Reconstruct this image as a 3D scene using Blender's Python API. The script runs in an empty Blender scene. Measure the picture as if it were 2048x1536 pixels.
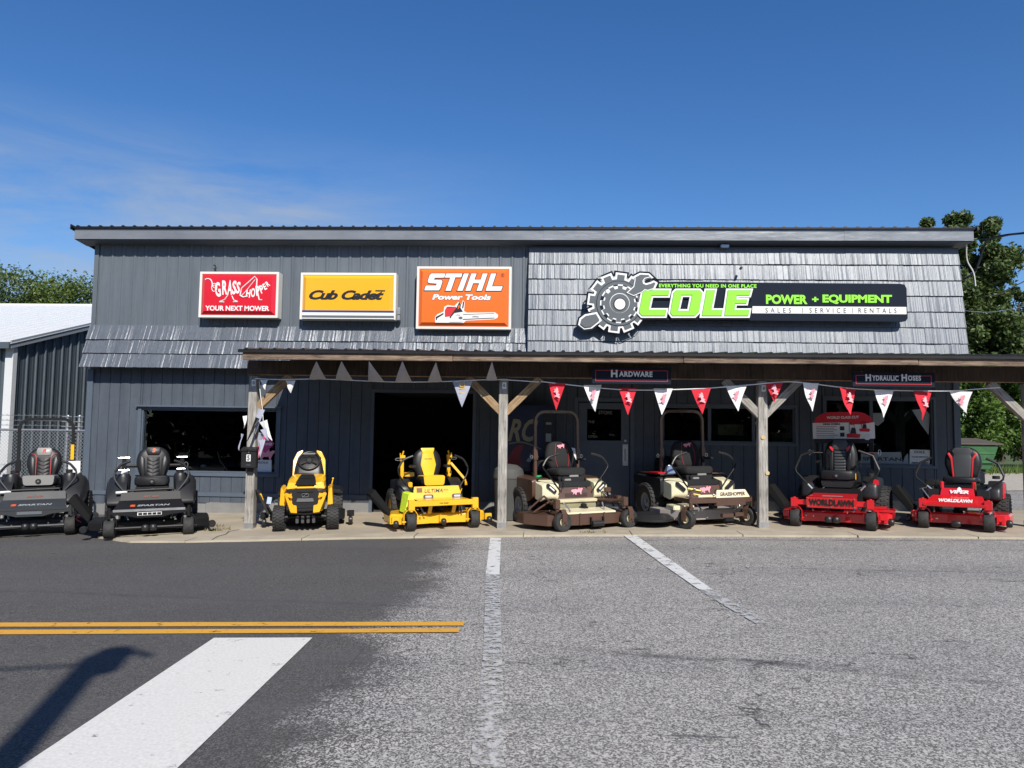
import bpy, bmesh, math, random
from mathutils import Vector, Matrix, Euler, noise
random.seed(7)
PI = math.pi
D2R = math.radians

# ------------------------------------------------------------------ camera
scene = bpy.context.scene
C = scene.collection
FPX, CX, CY, EYE = 1500.0, 1024.0, 768.0, 1.55
cam_rot = (Matrix.Rotation(D2R(2.5), 3, 'Z') @ Matrix.Rotation(PI/2 + math.atan(100/1500), 3, 'X') @ Matrix.Rotation(.0135, 3, 'Z'))
cd = bpy.data.cameras.new('camera'); cam = bpy.data.objects.new('camera', cd); C.objects.link(cam)
cam.matrix_world = Matrix.Translation((0, 0, EYE)) @ cam_rot.to_4x4()
cd.sensor_fit = 'HORIZONTAL'; cd.sensor_width = 36; cd.lens = 36*FPX/2048
cd.clip_start = .05; cd.clip_end = 2000
scene.camera = cam

# ------------------------------------------------------------------ sky and sun
LDIR = Vector((-.340, 1, -.90)).normalized()
w = bpy.data.worlds.new("World"); scene.world = w; w.use_nodes = True
nt = w.node_tree; nt.nodes.clear()
def N(t, typ, **kw):
    n = t.nodes.new(typ)
    for k, v in kw.items(): setattr(n, k, v)
    return n
sky = N(nt, 'ShaderNodeTexSky', sky_type='NISHITA'); sky.sun_disc = False
sky.sun_elevation = math.asin(-LDIR.z); sky.sun_rotation = math.atan2(-LDIR.x, -LDIR.y)
sky.air_density = 1.0; sky.dust_density = .3; sky.ozone_density = 4.0; sky.altitude = 200
tc = N(nt, 'ShaderNodeTexCoord'); mp = N(nt, 'ShaderNodeMapping'); mp.inputs['Scale'].default_value = (1.6, 1.6, 7)
mp.inputs['Rotation'].default_value = (0, D2R(-9), 0)
nz = N(nt, 'ShaderNodeTexNoise'); nz.inputs['Scale'].default_value = 2.2; nz.inputs['Detail'].default_value = 9; nz.inputs['Roughness'].default_value = .62
nz.inputs['Distortion'].default_value = .5
nt.links.new(tc.outputs['Generated'], mp.inputs['Vector']); nt.links.new(mp.outputs[0], nz.inputs['Vector'])
mr = N(nt, 'ShaderNodeMapRange'); mr.inputs[1].default_value = .33; mr.inputs[2].default_value = .72
nt.links.new(nz.outputs['Fac'], mr.inputs[0])
sx = N(nt, 'ShaderNodeSeparateXYZ'); nt.links.new(tc.outputs['Generated'], sx.inputs[0])
ez = N(nt, 'ShaderNodeMapRange', interpolation_type='SMOOTHSTEP'); ez.inputs[1].default_value = .38; ez.inputs[2].default_value = .25
nt.links.new(sx.outputs['Z'], ez.inputs[0])
ex = N(nt, 'ShaderNodeMapRange', interpolation_type='SMOOTHSTEP'); ex.inputs[1].default_value = .06; ex.inputs[2].default_value = -.38
nt.links.new(sx.outputs['X'], ex.inputs[0])
m1 = N(nt, 'ShaderNodeMath', operation='MULTIPLY'); m2 = N(nt, 'ShaderNodeMath', operation='MULTIPLY'); m3 = N(nt, 'ShaderNodeMath', operation='MULTIPLY')
nt.links.new(mr.outputs[0], m1.inputs[0]); nt.links.new(ez.outputs[0], m1.inputs[1])
nt.links.new(m1.outputs[0], m2.inputs[0]); nt.links.new(ex.outputs[0], m2.inputs[1])
nt.links.new(m2.outputs[0], m3.inputs[0]); m3.inputs[1].default_value = .8
hs = N(nt, 'ShaderNodeHueSaturation'); hs.inputs['Saturation'].default_value = 1.24; hs.inputs['Value'].default_value = 1.70; hs.inputs['Hue'].default_value = .507
nt.links.new(sky.outputs[0], hs.inputs['Color'])
mx = N(nt, 'ShaderNodeMix', data_type='RGBA'); mx.inputs[7].default_value = (5.5, 6.3, 7.4, 1)
nt.links.new(m3.outputs[0], mx.inputs[0]); nt.links.new(hs.outputs[0], mx.inputs[6])
bg = N(nt, 'ShaderNodeBackground'); bg.inputs['Strength'].default_value = .068
wo = N(nt, 'ShaderNodeOutputWorld')
nt.links.new(mx.outputs[2], bg.inputs['Color']); nt.links.new(bg.outputs[0], wo.inputs['Surface'])
sl = bpy.data.lights.new('sun', 'SUN'); sl.energy = 5.0; sl.angle = D2R(.53); sl.color = (1, .94, .855)
so = bpy.data.objects.new('sun', sl); C.objects.link(so); so.rotation_euler = LDIR.to_track_quat('-Z', 'Y').to_euler()
vs = scene.view_settings; vs.view_transform = 'Standard'; vs.look = 'None'; vs.exposure = 0.16; vs.gamma = 1; vs.use_curve_mapping = False
scene.render.resolution_x = 1024; scene.render.resolution_y = 768

# ------------------------------------------------------------------ helpers
def P(px, py, Y):
    d = cam_rot @ Vector(((px-CX)/FPX, -(py-CY)/FPX, -1)); return Vector((0, 0, EYE)) + d*(Y/d.y)
SL = .0205
def gz(x, y):
    t = min(1, max(0, (y-11.5)/3.0)); f = 1 - min(1, max(0, (y-20)/15.0)); f = 1
    return SL*x*f + .055*t
def G(px, py):
    d = cam_rot @ Vector(((px-CX)/FPX, -(py-CY)/FPX, -1)); t = -EYE/(d.z-SL*d.x); return Vector((0, 0, EYE)) + d*t

class MB:
    def __init__(s): s.bm = bmesh.new()
    def _add(s, vs, fs, M=None):
        v = [s.bm.verts.new((M @ Vector(p)) if M is not None else p) for p in vs]
        for f in fs:
            try: s.bm.faces.new([v[i] for i in f])
            except ValueError: pass
        return v
    def box(s, x0, x1, y0, y1, z0, z1, M=None):
        if x0 > x1: x0, x1 = x1, x0
        if y0 > y1: y0, y1 = y1, y0
        if z0 > z1: z0, z1 = z1, z0
        s._add([(x0,y0,z0),(x1,y0,z0),(x1,y1,z0),(x0,y1,z0),(x0,y0,z1),(x1,y0,z1),(x1,y1,z1),(x0,y1,z1)],
               [(0,3,2,1),(4,5,6,7),(0,1,5,4),(1,2,6,5),(2,3,7,6),(3,0,4,7)], M); return s
    def boxc(s, c, d, rot=(0,0,0)):
        M = Matrix.Translation(c) @ Euler(rot).to_matrix().to_4x4()
        return s.box(-d[0]/2,d[0]/2,-d[1]/2,d[1]/2,-d[2]/2,d[2]/2, M)
    def hexa(s, p):   # 8 points bottom loop then top loop
        s._add(p, [(0,3,2,1),(4,5,6,7),(0,1,5,4),(1,2,6,5),(2,3,7,6),(3,0,4,7)]); return s
    def prism(s, poly, axis, a, b, M=None):
        f = {'x': lambda u,v,t:(t,u,v), 'y': lambda u,v,t:(u,t,v), 'z': lambda u,v,t:(u,v,t)}[axis]
        n = len(poly); vs_ = [f(u,v,a) for u,v in poly]+[f(u,v,b) for u,v in poly]
        fs = [tuple(range(n))[::-1], tuple(range(n,2*n))]+[(i,(i+1)%n,(i+1)%n+n,i+n) for i in range(n)]
        s._add(vs_, fs, M); return s
    def poly3(s, pts, off):   # extruded 3D polygon
        n = len(pts); off = Vector(off)
        s._add([Vector(p) for p in pts]+[Vector(p)+off for p in pts],
               [tuple(range(n)), tuple(range(n,2*n))[::-1]]+[(i,i+n,(i+1)%n+n,(i+1)%n) for i in range(n)]); return s
    def tube(s, pts, r, n=8, smooth=0, closed=False, sq=False):
        pts = [Vector(p) for p in pts]
        if smooth:
            q = []
            m = len(pts)
            for i in range(m-(0 if closed else 1)):
                p0 = pts[(i-1)%m] if (closed or i) else pts[0]; p1 = pts[i]; p2 = pts[(i+1)%m]
                p3 = pts[(i+2)%m] if (closed or i+2 < m) else pts[-1]
                for k in range(smooth):
                    t = k/smooth
                    q.append(.5*((2*p1)+(-p0+p2)*t+(2*p0-5*p1+4*p2-p3)*t*t+(-p0+3*p1-3*p2+p3)*t**3))
            if not closed: q.append(pts[-1])
            pts = q
        m = len(pts); rings = []; up = None
        for i, p in enumerate(pts):
            if closed: t = (pts[(i+1)%m]-pts[i-1])
            else: t = (pts[min(i+1,m-1)]-pts[max(i-1,0)])
            if t.length < 1e-9: t = Vector((0,0,1))
            t.normalize()
            if up is None:
                up = Vector((0,1,0)) if abs(t.y) < .9 else Vector((1,0,0))
            up = (up - t*up.dot(t)).normalized(); sd = t.cross(up)
            rr = r[i] if isinstance(r, (list,tuple)) else r
            a0 = PI/4 if sq else 0
            rings.append([s.bm.verts.new(p+(up*math.cos(2*PI*k/n+a0)+sd*math.sin(2*PI*k/n+a0))*rr) for k in range(n)])
        for i in range(m if closed else m-1):
            a, b = rings[i], rings[(i+1)%m]
            for k in range(n): s.bm.faces.new([a[k], a[(k+1)%n], b[(k+1)%n], b[k]])
        if not closed:
            s.bm.faces.new(rings[0][::-1]); s.bm.faces.new(rings[-1])
        return s
    def lathe(s, prof, c=(0,0,0), axis=(1,0,0), n=24, closed=True):
        a = Vector(axis).normalized(); u = a.orthogonal().normalized(); v = a.cross(u); c = Vector(c); rings = []
        for r, h in prof:
            rings.append([s.bm.verts.new(c+a*h+(u*math.cos(2*PI*k/n)+v*math.sin(2*PI*k/n))*max(r,1e-4)) for k in range(n)])
        m = len(rings)
        for i in range(m if closed else m-1):
            A, B = rings[i], rings[(i+1)%m]
            for k in range(n): s.bm.faces.new([A[k], A[(k+1)%n], B[(k+1)%n], B[k]])
        if not closed:
            s.bm.faces.new(rings[0][::-1]); s.bm.faces.new(rings[-1])
        return s
    def cyl(s, c, r, h, axis=(0,0,1), n=16, r2=None):
        return s.lathe([(r,-h/2),(r if r2 is None else r2,h/2)], c, axis, n, False)
    def ball(s, c, r, n=12, sc=(1,1,1)):
        M = Matrix.Translation(c) @ Matrix.Diagonal((*sc,1))
        bmesh.ops.create_uvsphere(s.bm, u_segments=n, v_segments=max(6,n//2+1), radius=r, matrix=M); return s
    def loft(s, rings, cap=True):
        R = [[s.bm.verts.new(p) for p in r] for r in rings]; n = len(R[0])
        for i in range(len(R)-1):
            for k in range(n): s.bm.faces.new([R[i][k], R[i][(k+1)%n], R[i+1][(k+1)%n], R[i+1][k]])
        if cap: s.bm.faces.new(R[0][::-1]); s.bm.faces.new(R[-1])
        return s
    def pad(s, out, th, bulge, M):   # cushion: outline in (x,z), thickness along y, bulging to -y
        cx = sum(p[0] for p in out)/len(out); cz = sum(p[1] for p in out)/len(out)
        def ring(k, y): return [M @ Vector((cx+(x-cx)*k, y, cz+(z-cz)*k)) for x, z in out]
        return s.loft([ring(.9, th), ring(1, th*.8), ring(1, th*.25), ring(.95, 0), ring(.86, -bulge*.45), ring(.7, -bulge*.8), ring(.4, -bulge), ring(.1, -bulge*1.02)])
    def sheet(s, pts, M=None): s._add(pts, [tuple(range(len(pts)))], M); return s
    def build(s, name, mat, parent=None, smooth=True, bevel=0, ang=38, loc=None):
        bm = s.bm
        bmesh.ops.recalc_face_normals(bm, faces=bm.faces)
        if bevel:
            es = [e for e in bm.edges if len(e.link_faces) == 2 and e.calc_face_angle(0) > D2R(30)]
            bmesh.ops.bevel(bm, geom=es, offset=bevel, segments=2, affect='EDGES', clamp_overlap=True)
        if smooth:
            for f in bm.faces: f.smooth = True
            for e in bm.edges:
                if len(e.link_faces) == 2 and e.calc_face_angle(0) > D2R(ang): e.smooth = False
        me = bpy.data.meshes.new(name); bm.to_mesh(me); bm.free()
        if mat: me.materials.append(mat)
        o = bpy.data.objects.new(name, me); C.objects.link(o)
        if parent: o.parent = parent
        if loc: o.location = loc
        return o

def tag(o, label=None, cat=None, group=None, kind=None):
    if label: o['label'] = label
    if cat: o['category'] = cat
    if group: o['group'] = group
    if kind: o['kind'] = kind
    return o
def thing(name, label, cat, loc=(0,0,0), rz=0, group=None):
    o = bpy.data.objects.new(name, None); C.objects.link(o); o.location = loc; o.rotation_euler = (0,0,rz)
    o.empty_display_size = .1
    return tag(o, label, cat, group)
def inst(name, me, parent=None, loc=(0,0,0), rot=(0,0,0), sc=(1,1,1)):
    o = bpy.data.objects.new(name, me); C.objects.link(o)
    o.parent = parent; o.location = loc; o.rotation_euler = rot; o.scale = sc
    return o
def roundpoly(pts, r, seg=4):
    out = []; n = len(pts)
    for i in range(n):
        p = Vector(pts[i]); a = Vector(pts[i-1]); b = Vector(pts[(i+1)%n])
        rr = r[i] if isinstance(r, (list,tuple)) else r
        da = (a-p); db = (b-p); k = min(rr, da.length*.48, db.length*.48)
        s_ = p+da.normalized()*k; e_ = p+db.normalized()*k
        for j in range(seg+1):
            t = j/seg; out.append(tuple((1-t)**2*s_+2*t*(1-t)*p+t*t*e_))
    return out
def rect(x0, x1, z0, z1): return [(x0,z0),(x1,z0),(x1,z1),(x0,z1)]

def text(s, mat, parent=None, at=(0,0,0), size=.1, rot=(PI/2,0,0), shear=0, bold=0, sx_=1, ext=.001, align='CENTER', spacing=1, name='lettering', fit=None):
    cu = bpy.data.curves.new('lettering', 'FONT'); cu.body = s; cu.size = size; cu.shear = shear; cu.offset = bold*size
    cu.extrude = ext; cu.align_x = align; cu.align_y = 'CENTER'; cu.space_character = spacing; cu.resolution_u = 3
    o = bpy.data.objects.new('lettering', cu); C.objects.link(o)
    me = bpy.data.meshes.new_from_object(o.evaluated_get(bpy.context.evaluated_depsgraph_get()))
    bpy.data.objects.remove(o)
    me.materials.clear(); me.materials.append(mat); me.name = name
    xs = [v.co.x for v in me.vertices]; ys = [v.co.y for v in me.vertices]
    if fit and xs:      # fit = (width, height)
        w_ = max(xs)-min(xs); h_ = max(ys)-min(ys); cx = (max(xs)+min(xs))/2; cy = (max(ys)+min(ys))/2
        for v in me.vertices: v.co.x = (v.co.x-cx)*fit[0]/w_; v.co.y = (v.co.y-cy)*fit[1]/h_
    o = bpy.data.objects.new(name, me); C.objects.link(o); o.location = at; o.rotation_euler = rot; o.scale.x = sx_
    if parent: o.parent = parent
    return o

# ------------------------------------------------------------------ materials
def base_mat(name):
    m = bpy.data.materials.new(name); m.use_nodes = True
    t = m.node_tree; b = t.nodes['Principled BSDF']; return m, t, b
def mat(name, col, rough=.5, metal=0, bump=0, bscale=60, stretch=(1,1,1), var=.0, vscale=2.5, spec=.5, coat=0, vstretch=None, coord='Object', dust=0, dustcol=(.35,.31,.25)):
    m, t, b = base_mat(name)
    b.inputs['Roughness'].default_value = rough; b.inputs['Metallic'].default_value = metal
    b.inputs['Specular IOR Level'].default_value = spec; b.inputs['Coat Weight'].default_value = coat
    b.inputs['Coat Roughness'].default_value = .08
    b.inputs['Base Color'].default_value = (*col, 1)
    tc = N(t, 'ShaderNodeTexCoord')
    if coord == 'World': tc = N(t, 'ShaderNodeNewGeometry'); coord = 'Position'
    src = None
    if var or dust:
        mp = N(t, 'ShaderNodeMapping'); mp.inputs['Scale'].default_value = vstretch or (1,1,1); t.links.new(tc.outputs[coord], mp.inputs[0])
        n = N(t, 'ShaderNodeTexNoise'); n.inputs['Scale'].default_value = vscale; n.inputs['Detail'].default_value = 6; n.inputs['Roughness'].default_value = .65
        t.links.new(mp.outputs[0], n.inputs['Vector'])
        mr = N(t, 'ShaderNodeMapRange'); mr.inputs[1].default_value = .25; mr.inputs[2].default_value = .75; mr.inputs[3].default_value = 1-var; mr.inputs[4].default_value = 1+var
        t.links.new(n.outputs['Fac'], mr.inputs[0])
        vm = N(t, 'ShaderNodeVectorMath', operation='SCALE'); vm.inputs[0].default_value = col; t.links.new(mr.outputs[0], vm.inputs['Scale'])
        src = vm.outputs[0]
        if dust:
            mr2 = N(t, 'ShaderNodeMapRange'); mr2.inputs[1].default_value = .4; mr2.inputs[2].default_value = .8; mr2.inputs[4].default_value = dust
            n2 = N(t, 'ShaderNodeTexNoise'); n2.inputs['Scale'].default_value = vscale*4; n2.inputs['Detail'].default_value = 5
            t.links.new(tc.outputs[coord], n2.inputs['Vector']); t.links.new(n2.outputs['Fac'], mr2.inputs[0])
            mx = N(t, 'ShaderNodeMix', data_type='RGBA'); mx.inputs[7].default_value = (*dustcol,1)
            t.links.new(mr2.outputs[0], mx.inputs[0]); t.links.new(src, mx.inputs[6]); src = mx.outputs[2]
        t.links.new(src, b.inputs['Base Color'])
        mr3 = N(t, 'ShaderNodeMapRange'); mr3.inputs[3].default_value = max(0,rough-.07); mr3.inputs[4].default_value = min(1,rough+.1)
        t.links.new(n.outputs['Fac'], mr3.inputs[0]); t.links.new(mr3.outputs[0], b.inputs['Roughness'])
    if bump:
        mp = N(t, 'ShaderNodeMapping'); mp.inputs['Scale'].default_value = stretch; t.links.new(tc.outputs[coord], mp.inputs[0])
        n = N(t, 'ShaderNodeTexNoise'); n.inputs['Scale'].default_value = bscale; n.inputs['Detail'].default_value = 4
        t.links.new(mp.outputs[0], n.inputs['Vector'])
        bp = N(t, 'ShaderNodeBump'); bp.inputs['Strength'].default_value = bump; bp.inputs['Distance'].default_value = .01
        t.links.new(n.outputs['Fac'], bp.inputs['Height']); t.links.new(bp.outputs[0], b.inputs['Normal'])
    return m
def wood_mat(name, col, dark, along='z', rough=.8):
    m, t, b = base_mat(name); b.inputs['Roughness'].default_value = rough
    tc = N(t, 'ShaderNodeTexCoord'); mp = N(t, 'ShaderNodeMapping')
    mp.inputs['Scale'].default_value = {'z': (11,11,.8), 'x': (.8,9,11)}[along]
    t.links.new(tc.outputs['Object'], mp.inputs[0])
    n = N(t, 'ShaderNodeTexNoise'); n.inputs['Scale'].default_value = 3.4; n.inputs['Detail'].default_value = 9; n.inputs['Distortion'].default_value = 1.1; n.inputs['Roughness'].default_value = .68
    t.links.new(mp.outputs[0], n.inputs['Vector'])
    n2 = N(t, 'ShaderNodeTexNoise'); n2.inputs['Scale'].default_value = 2.6; n2.inputs['Detail'].default_value = 5; t.links.new(tc.outputs['Object'], n2.inputs['Vector'])
    mu = N(t, 'ShaderNodeMath', operation='MULTIPLY'); t.links.new(n.outputs['Fac'], mu.inputs[0]); mu.inputs[1].default_value = .65
    m4 = N(t, 'ShaderNodeMath', operation='MULTIPLY'); m4.inputs[1].default_value = .35; t.links.new(n2.outputs['Fac'], m4.inputs[0])
    ad = N(t, 'ShaderNodeMath', operation='ADD'); t.links.new(mu.outputs[0], ad.inputs[0]); t.links.new(m4.outputs[0], ad.inputs[1])
    cr = N(t, 'ShaderNodeValToRGB'); cr.color_ramp.elements[0].position = .38; cr.color_ramp.elements[0].color = (*dark,1)
    cr.color_ramp.elements[1].position = .62; cr.color_ramp.elements[1].color = (*col,1)
    t.links.new(ad.outputs[0], cr.inputs[0]); t.links.new(cr.outputs[0], b.inputs['Base Color'])
    bp = N(t, 'ShaderNodeBump'); bp.inputs['Strength'].default_value = .5; bp.inputs['Distance'].default_value = .008
    t.links.new(ad.outputs[0], bp.inputs['Height']); t.links.new(bp.outputs[0], b.inputs['Normal'])
    return m
def leaf_mat(name, c1, c2):
    m, t, b = base_mat(name); b.inputs['Roughness'].default_value = .5
    tc = N(t, 'ShaderNodeTexCoord'); n = N(t, 'ShaderNodeTexNoise'); n.inputs['Scale'].default_value = 1.3; n.inputs['Detail'].default_value = 9; n.inputs['Roughness'].default_value = .8
    t.links.new(tc.outputs['Object'], n.inputs['Vector'])
    cr = N(t, 'ShaderNodeValToRGB'); cr.color_ramp.elements[0].position = .35; cr.color_ramp.elements[1].position = .65
    cr.color_ramp.elements[0].color = (*c1,1); cr.color_ramp.elements[1].color = (*c2,1)
    t.links.new(n.outputs['Fac'], cr.inputs[0]); t.links.new(cr.outputs[0], b.inputs['Base Color'])
    tr = N(t, 'ShaderNodeBsdfTranslucent'); t.links.new(cr.outputs[0], tr.inputs[0])
    ms = N(t, 'ShaderNodeMixShader'); ms.inputs[0].default_value = .25
    t.links.new(b.outputs[0], ms.inputs[1]); t.links.new(tr.outputs[0], ms.inputs[2]); t.links.new(ms.outputs[0], t.nodes['Material Output'].inputs[0])
    return m
def glass_mat(name, tint=.9):
    m, t, b = base_mat(name); t.nodes.remove(b)
    gl = N(t, 'ShaderNodeBsdfGlossy'); gl.inputs['Roughness'].default_value = .01
    tr = N(t, 'ShaderNodeBsdfTransparent'); tr.inputs[0].default_value = (tint*.96,tint,tint,1)
    fr = N(t, 'ShaderNodeFresnel'); fr.inputs['IOR'].default_value = 1.45
    ms = N(t, 'ShaderNodeMixShader'); t.links.new(fr.outputs[0], ms.inputs[0]); t.links.new(tr.outputs[0], ms.inputs[1]); t.links.new(gl.outputs[0], ms.inputs[2])
    t.links.new(ms.outputs[0], t.nodes['Material Output'].inputs[0]); return m

# asphalt: old pale aggregate on the right, newer dark asphalt on the left, ragged seam between
def asphalt_mat(name):
    m, t, b = base_mat(name); b.inputs['Roughness'].default_value = .85; b.inputs['Specular IOR Level'].default_value = .35
    g = N(t, 'ShaderNodeNewGeometry'); s = N(t, 'ShaderNodeSeparateXYZ'); t.links.new(g.outputs['Position'], s.inputs[0])
    def noise_(scale, detail=4, rough=.6, st=(1,1,1)):
        mp = N(t, 'ShaderNodeMapping'); mp.inputs['Scale'].default_value = st; t.links.new(g.outputs['Position'], mp.inputs[0])
        n = N(t, 'ShaderNodeTexNoise'); n.inputs['Scale'].default_value = scale; n.inputs['Detail'].default_value = detail; n.inputs['Roughness'].default_value = rough
        t.links.new(mp.outputs[0], n.inputs['Vector']); return n.outputs['Fac']
    def mrng(x, a, b_, c=0, d=1):
        r = N(t, 'ShaderNodeMapRange'); r.inputs[1].default_value = a; r.inputs[2].default_value = b_; r.inputs[3].default_value = c; r.inputs[4].default_value = d
        t.links.new(x, r.inputs[0]); return r.outputs[0]
    def mth(op, a, b_):
        n = N(t, 'ShaderNodeMath', operation=op)
        for i, v in ((0,a),(1,b_)):
            if isinstance(v, (int,float)): n.inputs[i].default_value = v
            else: t.links.new(v, n.inputs[i])
        return n.outputs[0]
    def mixc(f, a, b_):
        n = N(t, 'ShaderNodeMix', data_type='RGBA')
        if isinstance(f, (int,float)): n.inputs[0].default_value = f
        else: t.links.new(f, n.inputs[0])
        for i, v in ((6,a),(7,b_)):
            if isinstance(v, tuple): n.inputs[i].default_value = (*v,1)
            else: t.links.new(v, n.inputs[i])
        return n.outputs[2]
    vo = N(t, 'ShaderNodeTexVoronoi'); vo.inputs['Scale'].default_value = 140; t.links.new(g.outputs['Position'], vo.inputs['Vector'])
    vs_ = N(t, 'ShaderNodeSeparateXYZ'); t.links.new(vo.outputs['Color'], vs_.inputs[0])
    vo2 = N(t, 'ShaderNodeTexVoronoi'); vo2.inputs['Scale'].default_value = 85; t.links.new(g.outputs['Position'], vo2.inputs['Vector'])
    vs2 = N(t, 'ShaderNodeSeparateXYZ'); t.links.new(vo2.outputs['Color'], vs2.inputs[0])
    stones = mrng(vs_.outputs['X'], .45, .95); stones2 = mrng(vs2.outputs['Y'], .62, .9)
    chip = mth('MAXIMUM', stones, stones2)
    big = noise_(.55, 5, .65); mid = noise_(3.0, 5, .7); lane = noise_(1.0, 3, .5, (.06, .9, 1))
    old = mixc(chip, (.122,.116,.106), (.51,.487,.450))
    oldv = mixc(mrng(big, .35, .7), old, mixc(.22, old, (.09,.09,.095)))
    oldv = mixc(mth('MULTIPLY', mrng(lane, .52, .66), .25), oldv, mixc(chip, (.06,.06,.063), (.2,.2,.2)))
    patch = mrng(noise_(1.5, 6, .6, (.35, 2.6, 1)), .66, .69)        # old tar smears
    oldv = mixc(mth('MULTIPLY', patch, .75), oldv, (.055,.055,.058))
    vk = N(t, 'ShaderNodeTexVoronoi', feature='DISTANCE_TO_EDGE'); vk.inputs['Scale'].default_value = .45
    mpk = N(t, 'ShaderNodeMapping'); mpk.inputs['Scale'].default_value = (1,1.6,1)
    ad = N(t, 'ShaderNodeVectorMath', operation='ADD'); nn = N(t, 'ShaderNodeTexNoise'); nn.inputs['Scale'].default_value = 2.2; nn.inputs['Detail'].default_value = 5
    t.links.new(g.outputs['Position'], nn.inputs['Vector']); t.links.new(g.outputs['Position'], ad.inputs[0]); t.links.new(nn.outputs['Color'], ad.inputs[1])
    t.links.new(ad.outputs[0], mpk.inputs[0]); t.links.new(mpk.outputs[0], vk.inputs['Vector'])
    crack = mth('MULTIPLY', mrng(vk.outputs['Distance'], .007, .002), mrng(mid, .45, .6))
    oldv = mixc(mth('MULTIPLY', crack, .8), oldv, (.03,.03,.03))
    new = mixc(mth('MULTIPLY', mth('MAXIMUM', mrng(vs_.outputs['Y'], .55, 1.), mth('MULTIPLY', stones2, .5)), .55), (.058,.0545,.050), (.28,.265,.245))
    newv = mixc(mrng(big, .3, .75, 0, .55), new, (.064,.064,.067))
    band = mth('MULTIPLY', mrng(noise_(.8, 3, .5, (.05,1.1,1)), .5, .62), .35)
    newv = mixc(band, newv, (.10,.10,.10))
    drop = mrng(noise_(5.5, 2, .5, (1,1,1)), .735, .75)
    # seam line
    xs = mth('ADD', s.outputs['X'], mth('MULTIPLY', s.outputs['Y'], .028))
    xs = mth('ADD', xs, mth('MULTIPLY', mth('SUBTRACT', noise_(1.1, 3, .6, (.2,1,1)), .5), .9))
    xs = mth('ADD', xs, mth('MULTIPLY', mth('SUBTRACT', mid, .5), .9))
    xs = mth('ADD', xs, mth('MULTIPLY', mth('SUBTRACT', chip, .3), .45))
    f = mrng(xs, -.98, -.60)
    col = mixc(f, newv, oldv); col = mixc(mth('MULTIPLY', drop, .6), col, (.03,.03,.03))
    t.links.new(col, b.inputs['Base Color'])
    for (x0_, y0_, x1_, y1_, w_, k_) in ((-.0,5.65,3.3,4.75,.05,.5),(.2,5.5,3.3,4.95,.04,.35),(1.2,11.2,7,11.1,.05,.6),(2.2,8.9,5.4,8.6,.035,.4),(-6,7.6,-1,6.9,.05,.35),(-1.5,4.6,-.2,5.2,.04,.3)):
        sl_ = (y1_-y0_)/(x1_-x0_); ln = mth('SUBTRACT', s.outputs['Y'], mth('ADD', mth('MULTIPLY', s.outputs['X'], sl_), y0_-sl_*x0_))
        ln = mth('ADD', ln, mth('MULTIPLY', mth('SUBTRACT', big, .5), .35)); ln = mth('ABSOLUTE', ln, 0)
        mk = mth('MULTIPLY', mrng(ln, w_*1.6, w_*.4), mth('MULTIPLY', mrng(s.outputs['X'], x0_-.3, x0_+.6), mrng(s.outputs['X'], x1_+2.5, x1_-.2)))
        mk = mth('MULTIPLY', mk, mrng(mid, .35, .6)); col = mixc(mth('MULTIPLY', mk, k_), col, (.035,.035,.037))
    t.links.new(col, b.inputs['Base Color'])
    h = mth('ADD', chip, mth('MULTIPLY', noise_(120, 3), .8))
    bp = N(t, 'ShaderNodeBump'); bp.inputs['Strength'].default_value = .35; bp.inputs['Distance'].default_value = .004
    t.links.new(h, bp.inputs['Height']); t.links.new(bp.outputs[0], b.inputs['Normal'])
    return m
def paint_mat(name, col, wear=.5, under=(.1,.1,.1), wscale=9):
    m, t, b = base_mat(name); b.inputs['Roughness'].default_value = .7
    g = N(t, 'ShaderNodeNewGeometry')
    n = N(t, 'ShaderNodeTexNoise'); n.inputs['Scale'].default_value = wscale; n.inputs['Detail'].default_value = 9; n.inputs['Roughness'].default_value = .72
    t.links.new(g.outputs['Position'], n.inputs['Vector'])
    n2 = N(t, 'ShaderNodeTexNoise'); n2.inputs['Scale'].default_value = 55; n2.inputs['Detail'].default_value = 4; t.links.new(g.outputs['Position'], n2.inputs['Vector'])
    r = N(t, 'ShaderNodeMapRange'); r.inputs[1].default_value = .72-wear*.5; r.inputs[2].default_value = .80-wear*.42; r.inputs[4].default_value = 1
    t.links.new(n.outputs['Fac'], r.inputs[0])
    r2 = N(t, 'ShaderNodeMapRange'); r2.inputs[1].default_value = .3; r2.inputs[2].default_value = .7; r2.inputs[3].default_value = .86; r2.inputs[4].default_value = 1.04; t.links.new(n2.outputs['Fac'], r2.inputs[0])
    v = N(t, 'ShaderNodeVectorMath', operation='SCALE'); v.inputs[0].default_value = col; t.links.new(r2.outputs[0], v.inputs['Scale'])
    t.links.new(v.outputs[0], b.inputs['Base Color'])
    tp = N(t, 'ShaderNodeBsdfTransparent'); ms = N(t, 'ShaderNodeMixShader'); t.links.new(r.outputs[0], ms.inputs[0]); t.links.new(b.outputs[0], ms.inputs[1]); t.links.new(tp.outputs[0], ms.inputs[2])
    t.links.new(ms.outputs[0], t.nodes['Material Output'].inputs[0])
    bp = N(t, 'ShaderNodeBump'); bp.inputs['Strength'].default_value = .4; bp.inputs['Distance'].default_value = .005; t.links.new(n2.outputs['Fac'], bp.inputs['Height']); t.links.new(bp.outputs[0], b.inputs['Normal'])
    return m

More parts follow.
